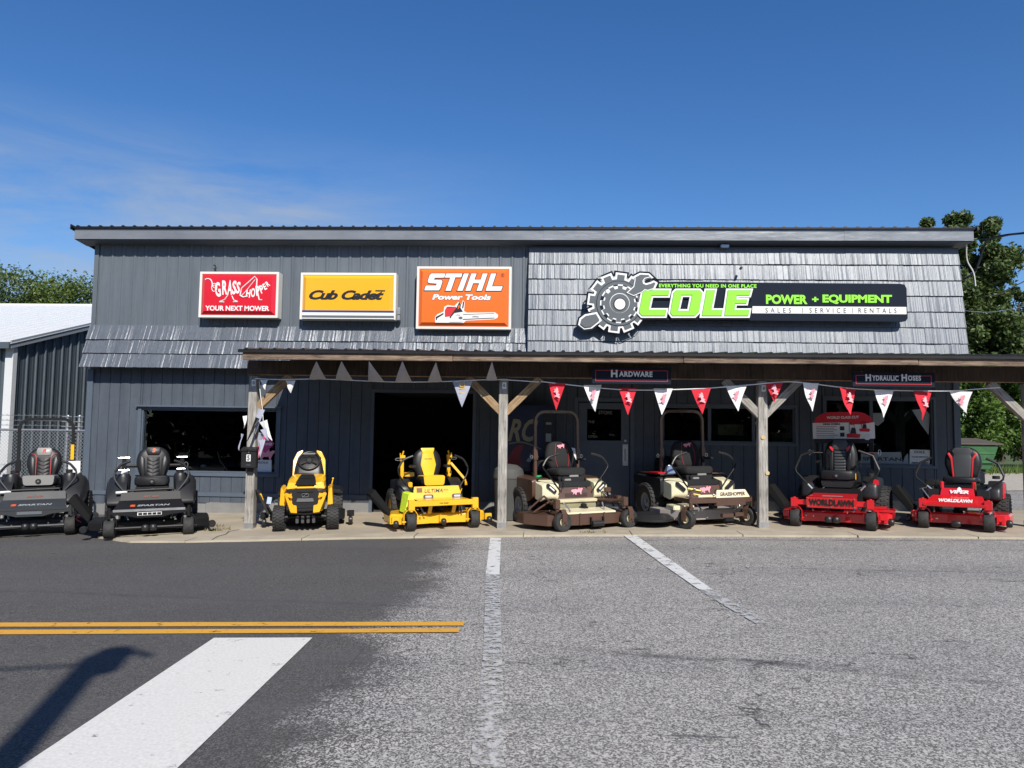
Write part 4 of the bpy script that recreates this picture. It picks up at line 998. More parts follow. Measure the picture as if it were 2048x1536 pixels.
card('window_poster', 'grey and white poster with dark slanted lettering in the right window', [(1722,905),(1802,904),(1806,930),(1722,930)], paperg, YW, 'poster', [('SPARTAN',1725,1803,918,7,black_s)])
card('window_notice', 'white printed sheet leaning in the right corner of the right window', [(1820,899),(1860,900),(1860,930),(1819,929)], paper, YW, 'notice', [('COLE',1828,1850,904,5,grey_s),('SALES SERVICE',1824,1856,914,2.5,grey_s),('POWER EQUIPMENT',1824,1856,926,3.5,black_s)])
card('window_notice', 'folded grey paper peak beside the leaning sheet in the right window', [(1804,930),(1810,913),(1816,906),(1817,930)], paperg, YW, 'notice')
card('window_diamond', 'grey diamond card high in the right window behind the red pennant', [(1824,820),(1850,817),(1860,830),(1857,870),(1840,846)], paperg, YW, 'card')
card('window_diamond', 'grey diamond card high in the right window behind the mower banner', [(1745,826),(1770,826),(1768,842),(1756,852),(1742,845)], paperg, YW, 'card')
# --- stock inside
def stock(name, label, c, d, m, cat, rz=0):
    b = MB(); b.box(-d[0]/2,d[0]/2,-d[1]/2,d[1]/2,0,d[2]*.85); o = b.build(name, m, bevel=.01, loc=c); o.rotation_euler.z = rz
    MB().box(-d[0]/2-.01,d[0]/2+.01,-d[1]/2-.01,d[1]/2+.01,d[2]*.851,d[2]).build('lid', m, o, bevel=.006); return tag(o, label, cat)
q = P(470,940,15.3); stock('equipment_crate', 'yellow crate standing inside the left window', (q.x,15.3,.35), (.55,.4,.36), mat('crate_yellow', (.25,.15,.03), .6), 'crate')
sb = thing('display_bench', 'dark display bench inside the left window', 'bench', (-6.6,15.35,.04)); MB().box(-1.3,1.3,-.3,.3,.28,.31).build('top', interior, sb, smooth=False)
for x in (-1.2,1.2):
    for y in (-.25,.25): MB().box(x-.03,x+.03,y-.03,y+.03,0,.28).build('leg', interior, sb, smooth=False)
tr_ = thing('trimmer', 'string trimmer leaning on the bench inside the left window', 'trimmer', (-6.4,15.3,.36)); MB().tube([(-.35,0,.75),(-.28,0,.55),(.1,0,.08)], .015, 6).build('shaft', mat('shaft_tan', (.3,.22,.12), .5), tr_); MB().boxc((.14,0,.06),(.16,.14,.12)).build('head', orange_d, tr_, bevel=.02)
for (x, y, Y) in ((407,932,16.2),(352,862,15.8)):
    q = P(x,y,Y); o = MB().ball(q,.07,10,(1,1,.5)).build('bulb_globe', white_s); tag(o, 'small white globe deep inside the left window, %s' % ('low near the bench' if x == 407 else 'high near the middle'), 'globe')
for x, z, w_, m_ in ((3.4,1.7,.5,'a'),(4.45,1.55,.35,'b')):
    tag(MB().box(x,x+w_,14.9,15.2,z-.12,z+.1).build('shelf_box', mat('box_'+m_, (.13,.12,.07), .7), bevel=.008), 'dim tan stock box behind the %s pane of the middle window' % ('centre' if m_ == 'a' else 'right'), 'box')

# ================================================================== NEIGHBOUR BUILDING, FENCE
nb_ = thing('metal_shed', 'dark ribbed metal shed with a white ribbed roof beyond the fence at the left', 'shed', (-11.4,16,-.25)); NL = Vector((11.4,-16,.25)); nb_.location.x -= .34
EZ, RS, RY = 3.42, .29, 22.6
def addn(o): o.location = Vector(o.location)+NL; return o
RZ = EZ+RS*(RY-16)
wp = [(u,-v) for u, v in ribprof(.9144,.3048,.03)]+[(.9144,.01),(0,.01)]
k = 0; y = 16.0; 
while y < 29:     # right side wall, receding
    h = EZ+RS*(min(y,45.2-y-.9)-16)-.02
    hh = EZ+RS*(min(y+.91,45.2-y)-16) ; b = MB()
    q = [(v,u) for u, v in ribprof(.9144,.3048,.03)]
    vs_ = []; n = len(q)
    for (v,u) in q:
        yy = y+u; zt = EZ+RS*((yy if yy < RY else 2*RY-yy)-16)-.03; vs_.append((yy, v, zt))
    lo = [b.bm.verts.new((-11.4+v, yy, -.35)) for yy, v, zt in vs_]; hi = [b.bm.verts.new((-11.4+v, yy, zt)) for yy, v, zt in vs_]
    for i in range(n-1): b.bm.faces.new([lo[i],lo[i+1],hi[i+1],hi[i]])
    addn(b.build('wall_panel', dkpanel, nb_, smooth=False)); y += .9144; k += 1
for x in range(5):
    b = MB(); b.prism(wp,'z',-.4,EZ-.05); addn(b.build('wall_panel', dkpanel, nb_, smooth=False, loc=(-12.45-x*.9144,16.02,0)))
addn(MB().box(-11.52,-11.36,15.93,16.0,-.4,EZ-.04).build('corner_trim', whitemetal, nb_, smooth=False)); addn(MB().box(-11.36,-11.34,15.93,16.06,-.4,EZ-.04).build('corner_trim', whitemetal, nb_, smooth=False))
addn(MB().poly3([(-11.33,15.8,EZ-.15),(-11.33,15.8,EZ+.02),(-11.33,RY,RZ+.06),(-11.33,RY,RZ-.11)],(.03,0,0)).build('rake_trim', mat('rake_pale', (.33,.36,.38), .4, .2), nb_, smooth=False))
addn(MB().box(-30,-11.3,15.72,15.78,EZ-.16,EZ-.02).build('gutter', dkpanel, nb_, smooth=False))
rl = math.hypot(RY-15.75, RS*(RY-15.75)); ra = math.atan(RS); rq = [(u,v) for u, v in ribprof(.9144,.3048,.03,False)]+[(.9144,-.01),(0,-.01)]; rf = None
for k in range(20):
    if rf is None: o = MB().prism(rq,'y',0,rl).build('roof_panel', whitemetal, nb_, smooth=False); rf = o.data
    else: o = inst('roof_panel', rf, nb_)
    o.location = Vector((-12.2-k*.9144, 15.75, EZ-.05)) + NL; o.rotation_euler = (ra,0,0)
for k in range(20):
    o = inst('roof_panel', rf, nb_); o.location = Vector((-11.29-k*.9144, 2*RY-15.75, EZ-.05))+NL; o.rotation_euler = (ra,0,PI)
addn(MB().tube([(-30,RY,RZ+.02),(-11.28,RY,RZ+.02)],.07,6).build('ridge_cap', whitemetal, nb_))

fn = thing('chain_link_fence', 'galvanised chain link fence with barbed wire on top between the shed and the shop', 'fence', (-10.2,14.9,-.2)); FL = Vector((10.2,-14.9,.2)); FY = 14.75
def addf(o): o.location = Vector(o.location)+FL; return o
FX0, FX1, FZ0, FZ1 = -13.5, -9.12, -.2, 1.50
b = MB(); cell = .072; Lz = FZ1-FZ0; n = int((FX1-FX0+Lz)/cell)
for s in (1,-1):
    for i in range(n):
        xa = FX0-Lz+i*cell if s > 0 else FX0+i*cell; xb = xa+Lz*s; za, zb = FZ0, FZ1
        if s > 0:
            if xa < FX0: za = FZ0+(FX0-xa); xa = FX0
            if xb > FX1: zb = FZ0+(FX1-xa)+(za-FZ0); xb = FX1
        else:
            if xa > FX1: za = FZ0+(xa-FX1); xa = FX1
            if xb < FX0: zb = za+(xa-FX0); xb = FX0
        if zb-za < .01: continue
        b.tube([(xa,FY+.004*s,za),(xb,FY+.004*s,zb)],.0042,3)
o = addf(b.build('chain_link', galv, fn)); o['kind'] = 'stuff'
addf(MB().tube([(FX0,FY,FZ1),(FX1,FY,FZ1)],.022,8).build('top_rail', galv, fn))
for x in (-9.62,-9.38,-9.16,-11.05): addf(MB().tube([(x,FY+.03,FZ0-.1),(x,FY+.03,FZ1+.04 if x < -10 else FZ1+.28)],.028,8).ball((x,FY+.03,FZ1+.05 if x < -10 else FZ1+.29),.032,8).build('fence_post', galv, fn))
for z, dy in ((.10,.0),(.20,.0),(.30,.0)):
    b = MB(); b.tube([(FX0,FY,FZ1+z),(-9.62,FY,FZ1+z-.01)],.0045,4)
    x = FX0
    while x < -9.7: b.tube([(x-.02,FY,FZ1+z-.02),(x+.02,FY-.01,FZ1+z+.02)],.003,3); b.tube([(x-.02,FY,FZ1+z+.02),(x+.02,FY+.01,FZ1+z-.02)],.003,3); x += .12
    addf(b.build('barbed_wire', galv, fn))
b = MB()
for z in (.08,.18,.28):
    for x in (-9.62,-9.38): b.tube([(x-.1,FY,FZ1+z),(x+.1,FY,FZ1+z)],.010,5)
addf(b.build('wire_arm', galv, fn))

# ================================================================== TREES
def cluster_tree(name, label, base, blobs, nleaf, size, lm, trunk_h, tr, seed, group=None, limbs=6, cat='tree', droop=0):
    rnd = random.Random(seed); t = thing(name, label, cat, base, 0, group); b = MB(); bm = b.bm
    tot = sum(r[3]*r[4] for r in blobs)
    for (cx,cy,cz,rx,rz) in blobs:
        n = int(nleaf*rx*rz/tot)
        # sub clumps
        subs = []
        for _ in range(max(5,int(rx*rz*7))):
            v = Vector((rnd.gauss(0,1),rnd.gauss(0,1),rnd.gauss(0,1))).normalized()*rnd.uniform(.35,1.0)
            subs.append((Vector((cx+v.x*rx,cy+v.y*rx,cz+v.z*rz)), rnd.uniform(.22,.46)*min(rx,rz)))
        for i in range(n):
            c_, r_ = rnd.choice(subs); v = Vector((rnd.gauss(0,.55),rnd.gauss(0,.55),rnd.gauss(0,.42))); v = v*(r_*min(1,1.25/max(v.length,.01))); p = c_+v
            if p.z < .25: continue
            s = size*rnd.uniform(.6,1.35); nrm = Vector((rnd.gauss(0,1),rnd.gauss(0,1)-.3,rnd.gauss(0,1)+.8)).normalized(); u = nrm.orthogonal().normalized(); w_ = nrm.cross(u); a = rnd.uniform(0,6.28)
            d1 = (u*math.cos(a)+w_*math.sin(a))*s; d2 = (w_*math.cos(a)-u*math.sin(a))*s*.55
            vv = [bm.verts.new(p-d1*.5), bm.verts.new(p+d2*.5), bm.verts.new(p+d1*.5-nrm*s*.12), bm.verts.new(p-d2*.5)]
            bm.faces.new(vv)
    me = bpy.data.meshes.new('crown'); bm.to_mesh(me); bm.free(); me.materials.append(lm); c_ = bpy.data.objects.new('crown', me); C.objects.link(c_); c_.parent = t
    bk = mat('bark', (.07,.055,.042), .9, bump=.6, bscale=25, stretch=(3,3,.4), var=.3) if 'bark' not in bpy.data.materials else bpy.data.materials['bark']
    w_ = MB(); w_.tube([(0,0,-.5),(.05,0,trunk_h*.5),(0,.05,trunk_h),(.05,0,trunk_h*1.5)],[tr,tr*.8,tr*.6,tr*.35],9,smooth=3) if False else w_.tube([(0,0,-.5),(.05,0,trunk_h*.5),(0,.05,trunk_h),(.05,0,trunk_h*1.5)],[tr,tr*.8,tr*.6,tr*.3],9)
    for k in range(limbs):
        bl = blobs[k % len(blobs)]; z0 = trunk_h*rnd.uniform(.6,1.3); e = Vector((bl[0]+rnd.uniform(-.4,.4)*bl[3],bl[1]+rnd.uniform(-.4,.4)*bl[3],bl[2]+rnd.uniform(-.3,.5)*bl[4]))
        m_ = Vector((e.x*.45,e.y*.45,z0+(e.z-z0)*.35)); w_.tube([(0,0,z0),m_,m_.lerp(e,.5)+Vector((rnd.uniform(-.2,.2),0,.1)),e],[tr*.4,tr*.28,tr*.17,tr*.06],6)
    w_.build('trunk', bk, t); return t
lf1 = leaf_mat('leaf_mid', (.038,.070,.018), (.115,.165,.040)); lf2 = leaf_mat('leaf_dark', (.022,.045,.016), (.07,.11,.03)); lf3 = leaf_mat('leaf_yellowgreen', (.05,.09,.012), (.16,.22,.035)); lf4 = leaf_mat('leaf_vine', (.035,.085,.012), (.13,.22,.03))
# left, beyond the white shed roof
for k, (px, py, r, rz_, lab) in enumerate([(30,548,3.0,3.4,'leafy green tree beyond the white shed roof at the far left edge'),(78,566,2.6,2.6,'low rounded tree between two taller ones beyond the white shed roof'),(125,556,3.0,3.3,'tallest leafy tree beyond the white shed roof nearest the shop')]):
    top = P(px,py-18,45); z0 = -.8
    cluster_tree('broadleaf_tree', lab, (top.x,45+k*1.2,z0), [(0,0,top.z-z0-rz_,r,rz_),(-1.4,.5,top.z-z0-rz_-1.8,r,2.4),(1.3,.4,top.z-z0-rz_-1.7,r,2.2)], 36000, .20, lf1 if k != 1 else lf3, 3.5, .28, 10+k, 'trees beyond the white shed roof')
# tall trees at the right, behind the shop
TY = 34
T = P(1930,425,TY); base = Vector((T.x,TY,.3))
def rel(px, py, dy=0): q = P(px,py,TY+dy); return (q.x-base.x, dy, q.z-base.z)
bl = []
for px, py, rx, rz_ in [(1915,450,.85,.5),(1868,470,.5,.35),(1960,455,.5,.5),(1900,490,.9,.5),(1945,540,1.0,.9),(1985,520,.6,.5),(1925,610,1.2,1.0),(1975,640,1.0,.9),(1940,690,1.4,.9),(2000,690,.9,.8),(1920,740,1.5,.8)]:
    c_ = rel(px,py,random.uniform(-.6,.8)); bl.append((c_[0],c_[1],c_[2],rx,rz_))
cluster_tree('tall_tree', 'tall tree rising behind the right end of the shop above its roof corner', tuple(base), [(a,b_,c,d*1.6,e*1.55) for a,b_,c,d,e in bl], 80000, .21, lf1, 5.0, .22, 31, 'trees behind the right end of the shop', 11)
bl = []
for px, py, rx, rz_ in [(2020,600,.55,.35),(2040,590,.5,.3),(2075,600,.6,.5),(2000,625,.4,.25),(2090,660,.9,.8)]:
    c_ = rel(px,py,3); bl.append((c_[0]-3.0,0,c_[2],rx*1.3,rz_*1.3))
cluster_tree('tall_tree', 'sparse dark branches reaching in from the right edge of the sky', (base.x+3.0,TY+3,.3), bl, 15000, .21, lf2, 4.5, .2, 33, 'trees behind the right end of the shop', 8)
bl = []
for px, py, rx, rz_ in [(2045,690,1.0,1.3),(2090,680,1.4,1.6),(2060,740,1.6,1.2),(2010,730,1.0,.8)]:
    c_ = rel(px,py,5); bl.append((c_[0]-5.0,0,c_[2],rx*1.3,rz_*1.3))
cluster_tree('dense_tree', 'dense dark tree at the right edge just above the porch roof', (base.x+5.0,TY+5,.3), bl, 28000, .24, lf2, 3, .2, 34, 'trees behind the right end of the shop', 6)
for k, (px, py, lab) in enumerate([(1655,456,'twiggy tree top just peeking over the roof above the white SERVICE lettering'),(1785,458,'tiny tree top barely showing over the roof right of the green lettering')]):
    top = P(px,py-6,32); cluster_tree('tree_top', lab, (top.x,32,.3), [(0,0,top.z-1.05-.3,.85,1.0),(.2,.2,top.z-3.2,1.6,1.5)], 4200, .16, lf3 if k == 0 else lf1, 5, .14, 40+k, 'trees behind the right end of the shop', 5)
# vine covered bank behind the dumpster
bl = []
for px in range(1890, 2200, 26):
    for py in (760, 800, 845, 890):
        q = P(px,py,30); bl.append((q.x-15, random.uniform(-.5,.4), q.z-.35, 1.1, .85))
cluster_tree('vine_bank', 'dense sunlit bank of green vines behind the green dumpster', (15,30,.35), bl, 62000, .15, lf4, 1.5, .12, 50, None, 6, 'hedge')
# unseen trees added behind the camera to darken window reflections and porch shade
STL = ['broad leafy tree across the street, furthest to the left','rounded tree across the street, second from the left','full crowned tree across the street left of the utility pole','dense tree across the street right behind the utility pole','tallest leafy tree across the street near the middle','dark crowned tree across the street right of the middle','spreading tree across the street opposite the red mowers','thick tree across the street, second from the right','broad dark tree across the street, furthest to the right']
for k in range(9):
    x = -26+k*6.5+random.uniform(-1,1); hh = random.uniform(-.8,1.2)
    cluster_tree('street_tree', STL[k], (x,-25+random.uniform(-3,3),-.5), [(0,0,9.5+hh,3.4,3.4),(1.5,.5,6.5,3.4,3.0),(-1.6,0,6,3.4,3.0),(0,0,3.0,4.2,3.0),(2,0,1.5,3.5,2.2)], 4200, .95, lf2, 4, .3, 60+k, 'trees across the street')

# utility pole whose shadow crosses the lower left corner
tip = G(205,1302); hgt = 7.2; back_ = LDIR/(-LDIR.z)*hgt; pb = Vector((tip.x-back_.x, tip.y-back_.y, 0)); pb.z = gz(pb.x,pb.y)
up_ = thing('utility_pole', 'wooden utility pole behind the viewer whose shadow lies at the lower left', 'utility pole', tuple(pb))
MB().tube([(0,0,-.3),(0,0,hgt-.2)],[.125,.095],14).build('pole', post_w, up_)
MB().lathe([(.01,-.2),(.12,-.2),(.13,.2),(.01,.22)],(.10,0,hgt-.25),(0,0,1),14,False).build('lamp_housing', galv, up_)
MB().tube([(0,0,hgt-.15),(.22,0,hgt-.06),(.40,-.05,hgt-.12)],.035,7,smooth=3).build('arm', galv, up_)
MB().tube([(-8,-1.6,hgt+.2),(-4,-.9,hgt-.25),(0,0,hgt-.35)],.022,5,smooth=5).build('cable', black_s, up_)

# service wires at the upper right
def wire(name, label, pts, r, m=None, sm=4): tag(MB().tube([P(*p) for p in pts], r, 5, smooth=sm).build(name, m or black_s), label, 'cable')
wire('service_cable', 'thick black cable coming from the right and drooping to the corner of the roof', [(2200,452,13.5),(2048,466,13.9),(2005,471,14.2),(1978,478,14.4),(1968,492,14.6),(1962,512,14.7),(1948,545,14.8),(1925,560,14.9)], .022)
wire('thin_cable', 'thin dark line running from the roof corner towards the right edge', [(1936,480,14.5),(1990,476,14.2),(2060,462,13.8),(2200,440,13.0)], .008)
wire('white_cable', 'thin white cable dangling beside the shingled corner below the eave', [(1933,487,14.3),(1934,520,14.5),(1947,545,14.6),(1951,572,14.7)], .014, white_s)
wire('pale_wire', 'thin pale wire stretching right from the shingled edge across the tall tree', [(1921,620,14.4),(1960,624,16),(2000,622,18),(2060,610,22)], .005, galv)
wire('grey_branch_cable', 'grey cable crossing the gap of sky at the right edge', [(1970,592,20),(2000,588,20),(2030,572,20),(2070,552,20)], .014, black_s)

# ================================================================== DUMPSTER
q = P(1962,945,21); dm = thing('dumpster', 'dented green steel dumpster with open black lid behind the right corner of the shop', 'dumpster', (14.25,26.6,gz(14.2,26)+.03))
MB().hexa([(-1.0,-.6,.2),(.75,-.6,.2),(.75,.6,.2),(-1.0,.6,.2),(-1.05,-.75,1.0),(.95,-.75,1.0),(.95,.7,1.15),(-1.05,.7,1.15)]).build('bin', dgreen, dm, bevel=.015)
MB().poly3([(-1.12,-.82,1.02),(1.08,-.82,1.02),(1.08,.75,1.2),(-1.12,.75,1.2)],(0,0,.05)).build('lid', rust, dm, bevel=.01)
b = MB(); 
for z in (.45,.75): b.boxc((-.08,-.69,z),(1.8,.05,.06))
b.build('rib', dgreen, dm)
text("Waste", mat('faded_green', (.06,.2,.07), .6), dm, (-.2,-.78,.88), .2, bold=.02)
for x in (-.75,.6):
    for y in (-.4,.45): MB().cyl((x,y,.09),.09,.06,(1,0,0),12).box(x-.05,x+.05,y-.05,y+.05,.12,.22).build('castor', rubber, dm)

# ================================================================== MOWERS
def wheel(parent, name, c, r, w_, rim_m, rim_r=.5, tread=0, axis=(1,0,0), rot=0, smooth_t=rubber, rimside=1):
    """tyre centred at c, axle along local x turned by rot about z"""
    k = .82; hw = w_/2; n = 28
    prof = [(r*rim_r,-hw*.72),(r*.78,-hw),(r*.93,-hw*.92),(r*.985,-hw*.7),(r,-hw*.3),(r,hw*.3),(r*.985,hw*.7),(r*.93,hw*.92),(r*.78,hw),(r*rim_r,hw*.72),(r*rim_r,0)]
    b = MB(); b.lathe(prof,(0,0,0),(1,0,0),n,True)
    if tread:
        m = tread
        for i in range(m):
            a = 2*PI*i/m
            for j, (x, dx) in enumerate(((-hw*.62,.3),(-hw*.1,-.3),(hw*.42,.3),(hw*.78,-.25))):
                aa = a+(j%2)*PI/m; M_ = Matrix.Rotation(aa,4,'X') @ Matrix.Translation((x,0,r*(.992 if abs(x) < hw*.7 else .95))) @ Matrix.Rotation(dx,4,'Z')
                b.box(-hw*.22,hw*.22,-r*PI/m*.55,r*PI/m*.55,-.006,.012,M_)
    o = b.build(name, smooth_t, parent, loc=c); o.rotation_euler.z = rot
    q = MB(); rr = r*rim_r
    q.lathe([(.012,-hw*.5),(rr*.5,-hw*.5),(rr*.62,-hw*.3),(rr*.85,-hw*.35),(rr*.9,-hw*.72),(rr*.995,-hw*.72),(rr*.995,hw*.72),(rr*.9,hw*.72),(rr*.85,hw*.35),(rr*.62,hw*.3),(rr*.5,hw*.5),(.012,hw*.5)],(0,0,0),(1,0,0),22,False)
    q.cyl((0,0,0), r*.12, hw*1.35, (1,0,0), 10); q.build('rim', rim_m, o); return o
def ustrip(b, pts, y0_, y1_, th):    # bent flat bar following pts in (x,z)
    n = len(pts); 
    for i in range(n-1):
        a = Vector(pts[i]); c = Vector(pts[i+1]); d = (c-a).normalized(); nn = Vector((-d.y,d.x))*th/2; a = a-d*th*.3; c = c+d*th*.3
        b.prism([tuple(a-nn),tuple(c-nn),tuple(c+nn),tuple(a+nn)],'y',y0_,y1_)
def castor(parent, x, r, w_, m, rimm, rot=0, top=.46, y=0, off=.07, forkx=.02, forkm=None):
    g = MB(); hw = w_/2+forkx; h = 2*r+.035
    M_ = Matrix.Translation((x,y,0)) @ Matrix.Rotation(rot,4,'Z')
    f = MB(); ustrip(f, [(-hw,r-.03),(-hw,h-.06),(-hw+.04,h),(hw-.04,h),(hw,h-.06),(hw,r-.03)], -.045+off, .045+off, .011)
    f.cyl((0,off,r),.014,2*hw+.05,(1,0,0),8)
    for v in f.bm.verts: v.co = M_ @ v.co
    f.build('castor_fork', forkm or m, parent, bevel=.002, smooth=False)
    s_ = MB(); s_.cyl((x,y,(h+top)/2),.032,top-h+.03,(0,0,1),12); s_.cyl((x,y,top+.02),.022,.03,(0,0,1),10); s_.build('castor_post', m, parent)
    p = M_ @ Vector((0,off,r)); wheel(parent,'castor_wheel',tuple(p),r,w_,rimm,.42,0,rot=rot)
def roller(parent, c, r=.06, w_=.10, ax=(1,0,0), pair=False):
    b = MB(); b.lathe([(.012,-w_/2),(r*.7,-w_/2),(r*.95,-w_*.3),(r,0),(r*.95,w_*.3),(r*.7,w_/2),(.012,w_/2)],c,ax,18,False); b.build('deck_roller', rubbers, parent)
def lever(parent, s, pts, m=None, r=.014, rg=.019):
    P_ = [(s*x,y,z) for x,y,z in pts]; b = MB(); b.tube(P_, r, 8, smooth=4); o = b.build('control_lever', m or blackm, parent)
    n = len(P_); g = MB(); g.tube(P_[-3:], rg, 8, smooth=4); g.build('grip', rubbers, o); return o
def seat(parent, c, w_=.5, back_h=.52, mainm=vinyl, centre=None, style='chevron', trim=None, tilt=.22, cush_h=.17, logo_m=None, arm=True, cw=None, side=None, suspension=True):
    t = MB(); cx, cy, cz = c; cw = cw or w_
    # cushion: front face, slightly pulled up
    out = roundpoly([(-cw/2,0),(cw/2,0),(cw/2*.98,cush_h),(-cw/2*.98,cush_h)], [.06]*4, 5)
    M_ = Matrix.Translation((cx,cy,cz))
    b = MB(); 
    def ring(k, y, dz=0): return [Vector((cx+x*k, cy+y, cz+cush_h/2+(z-cush_h/2)*k+dz)) for x, z in out]
    b.loft([ring(.86,-.03),ring(.96,-.005),ring(1,.05),ring(1,.3,-.01),ring(.96,.46,-.03)]); sc = b.build('seat_cushion', side or mainm, parent, ang=60)
    if centre or style == 'yellow':
        o2 = roundpoly([(-cw*.40,.01),(cw*.40,.01),(cw*.44,cush_h+.006),(-cw*.44,cush_h+.006)],[.04]*4,4); b = MB(); b.loft([[Vector((cx+x,cy-.040,cz+z)) for x,z in o2],[Vector((cx+x,cy-.02,cz+z+.003)) for x,z in o2],[Vector((cx+x,cy+.40,cz+z-.015)) for x,z in o2]]); b.build('seat_panel', centre or yels, sc)
    # back
    bt = Matrix.Translation((cx,cy+.36,cz+cush_h*.75)) @ Matrix.Rotation(-tilt,4,'X')
    H = back_h; W = w_/2
    if style == 'gh': ol = [(-W*.72,0),(W*.72,0),(W*1.08,H*.42),(W*.74,H),(-W*.74,H),(-W*1.08,H*.42)]; rr = [.05,.05,.10,.12,.12,.10]
    elif style == 'worldlawn': ol = [(-W*.90,0),(W*.90,0),(W*.94,H*.60),(W*.64,H),(-W*.64,H),(-W*.94,H*.60)]; rr = [.05,.05,.12,.12,.12,.12]
    else: ol = [(-W*.72,0),(W*.72,0),(W*1.03,H*.5),(W*.86,H*.86),(W*.42,H*1.02),(-W*.42,H*1.02),(-W*.86,H*.86),(-W*1.03,H*.5)]; rr = [.05,.05,.2,.12,.10,.10,.12,.2]
    ob = roundpoly(ol, rr, 5); b = MB(); b.pad(ob, .11, .035, bt); sb = b.build('seat_back', mainm, parent, ang=70)
    def patch(name, pts, m, d, r_=.02, th=.012, seg=3):
        q = MB(); pl = roundpoly(pts, r_, seg); cxx = sum(p[0] for p in pl)/len(pl); czz = sum(p[1] for p in pl)/len(pl)
        q.loft([[bt @ Vector((x,-d+th,z)) for x,z in pl],[bt @ Vector((x,-d,z)) for x,z in pl],[bt @ Vector((cxx+(x-cxx)*.9,-d-.006,czz+(z-czz)*.92)) for x,z in pl]]); return q.build(name, m, sb, ang=50)
    if style == 'chevron':
        patch('head_panel', [(-.085,H*.72),(.085,H*.72),(.115,H*.86),(.10,H*.99),(-.10,H*.99),(-.115,H*.86)], centre or vinyl, .042)
        for k in range(5):
            z = H*.64-k*H*.125; patch('chevron_pad', [(-.095,z-.045),(0,z-.072),(.095,z-.045),(.095,z+.012),(0,z-.015),(-.095,z+.012)], mainm, .040, .008)
        for s in (-1,1):
            patch('side_pad', [(s*.12,.02),(s*.17,.02),(s*.225,H*.45),(s*.19,H*.72),(s*.125,H*.62)], mainm, .036, .03)
            if trim:
                q = MB(); q.tube([bt @ Vector(v) for v in ((s*.107,-.046,.03),(s*.108,-.05,H*.6),(s*.13,-.045,H*.74),(s*.19,-.02,H*.80))], .0045, 5, smooth=3); q.build('piping', trim, sb)
        if logo_m: 
            o = text('S' if not trim else 'R', logo_m, sb, tuple(bt @ Vector((0,-.051,H*.87))), .09, bold=.04, shear=.2); o.rotation_euler = (PI/2-tilt,0,0)
    elif style == 'yellow':
        patch('back_panel', [(-.075,.0),(.075,.0),(.135,H*.42),(.095,H*.82),(.125,H*1.0),(-.125,H*1.0),(-.095,H*.82),(-.135,H*.42)], yels, .045, .02)
        o = text('Cub Cadet', black_s, sb, tuple(bt @ Vector((0,-.053,H*.62))), .1, fit=(.13,.022), shear=.3, bold=.03); o.rotation_euler = (PI/2-tilt,0,0)
    elif style == 'worldlawn':
        patch('head_panel', [(-.09,H*.66),(.09,H*.66),(.125,H*.80),(.10,H*.98),(-.10,H*.98),(-.125,H*.80)], vinylg, .042, .03)
        for k in range(7):
            z = H*.62-k*H*.088; patch('rib_pad', [(-.088,z-.036),(.088,z-.036),(.088,z),(-.088,z)], vinylg, .046, .010, .02)
        for s in (-1,1):
            patch('red_flash', [(s*.10,H*.70),(s*.155,H*.80),(s*.165,H*.72),(s*.11,H*.60)], reds, .043, .01)
            patch('side_pad', [(s*.105,.02),(s*.16,.02),(s*.175,H*.55),(s*.11,H*.6)], mainm, .038, .02)
    elif style == 'viper':
        patch('back_panel', [(-.11,.0),(.11,.0),(.135,H*.62),(.115,H*.74),(.15,H*.86),(.10,H*.98),(-.10,H*.98),(-.15,H*.86),(-.115,H*.74),(-.135,H*.62)], vinylg, .042, .02)
        for s in (-1,1): patch('red_stripe', [(s*.118,.0),(s*.14,.0),(s*.165,H*.60),(s*.215,H*.78),(s*.19,H*.82),(s*.142,H*.66)], reds, .038, .006)
    elif style == 'gh':
        o = logo(pink_s, sb, bt @ Vector((0,-.045,H*.80)), .085, .1, 1, 'print', Matrix.Rotation(-tilt,4,'X'))
        for s in (-1,1):
            q = MB(); q.tube([bt @ Vector(v) for v in ((s*.10,-.040,.03),(s*.13,-.045,H*.35),(s*.12,-.045,H*.6),(s*.09,-.035,H*.9))], .003, 5, smooth=3); q.build('piping', reds, sb)
    if arm:
        for s in (-1,1):
            b = MB(); b.boxc((cx+s*(w_/2+.035),cy+.2,cz+cush_h+.13),(.055,.24,.04)); b.boxc((cx+s*(w_/2+.03),cy+.36,cz+cush_h+.10),(.03,.05,.12)); b.build('armrest', mainm, parent, bevel=.012)
    if style in ('chevron','worldlawn'):
        b = MB(); b.cyl((cx,cy-.036,cz+cush_h*.45),.042,.03,(0,1,0),18); k_ = b.build('seat_knob', blackp, sc); MB().cyl((cx,cy-.054,cz+cush_h*.45),.016,.01,(0,1,0),12).build('cap', steel, k_)
    b = MB(); bs = roundpoly([(-cw*.42,-.12),(cw*.42,-.12),(cw*.47,-.01),(-cw*.47,-.01)], .03, 4)
    b.loft([[Vector((cx+x,cy+.0,cz+z)) for x,z in bs],[Vector((cx+x,cy+.42,cz+z)) for x,z in bs]]); b.build('seat_base', blackp, parent)
    return sb
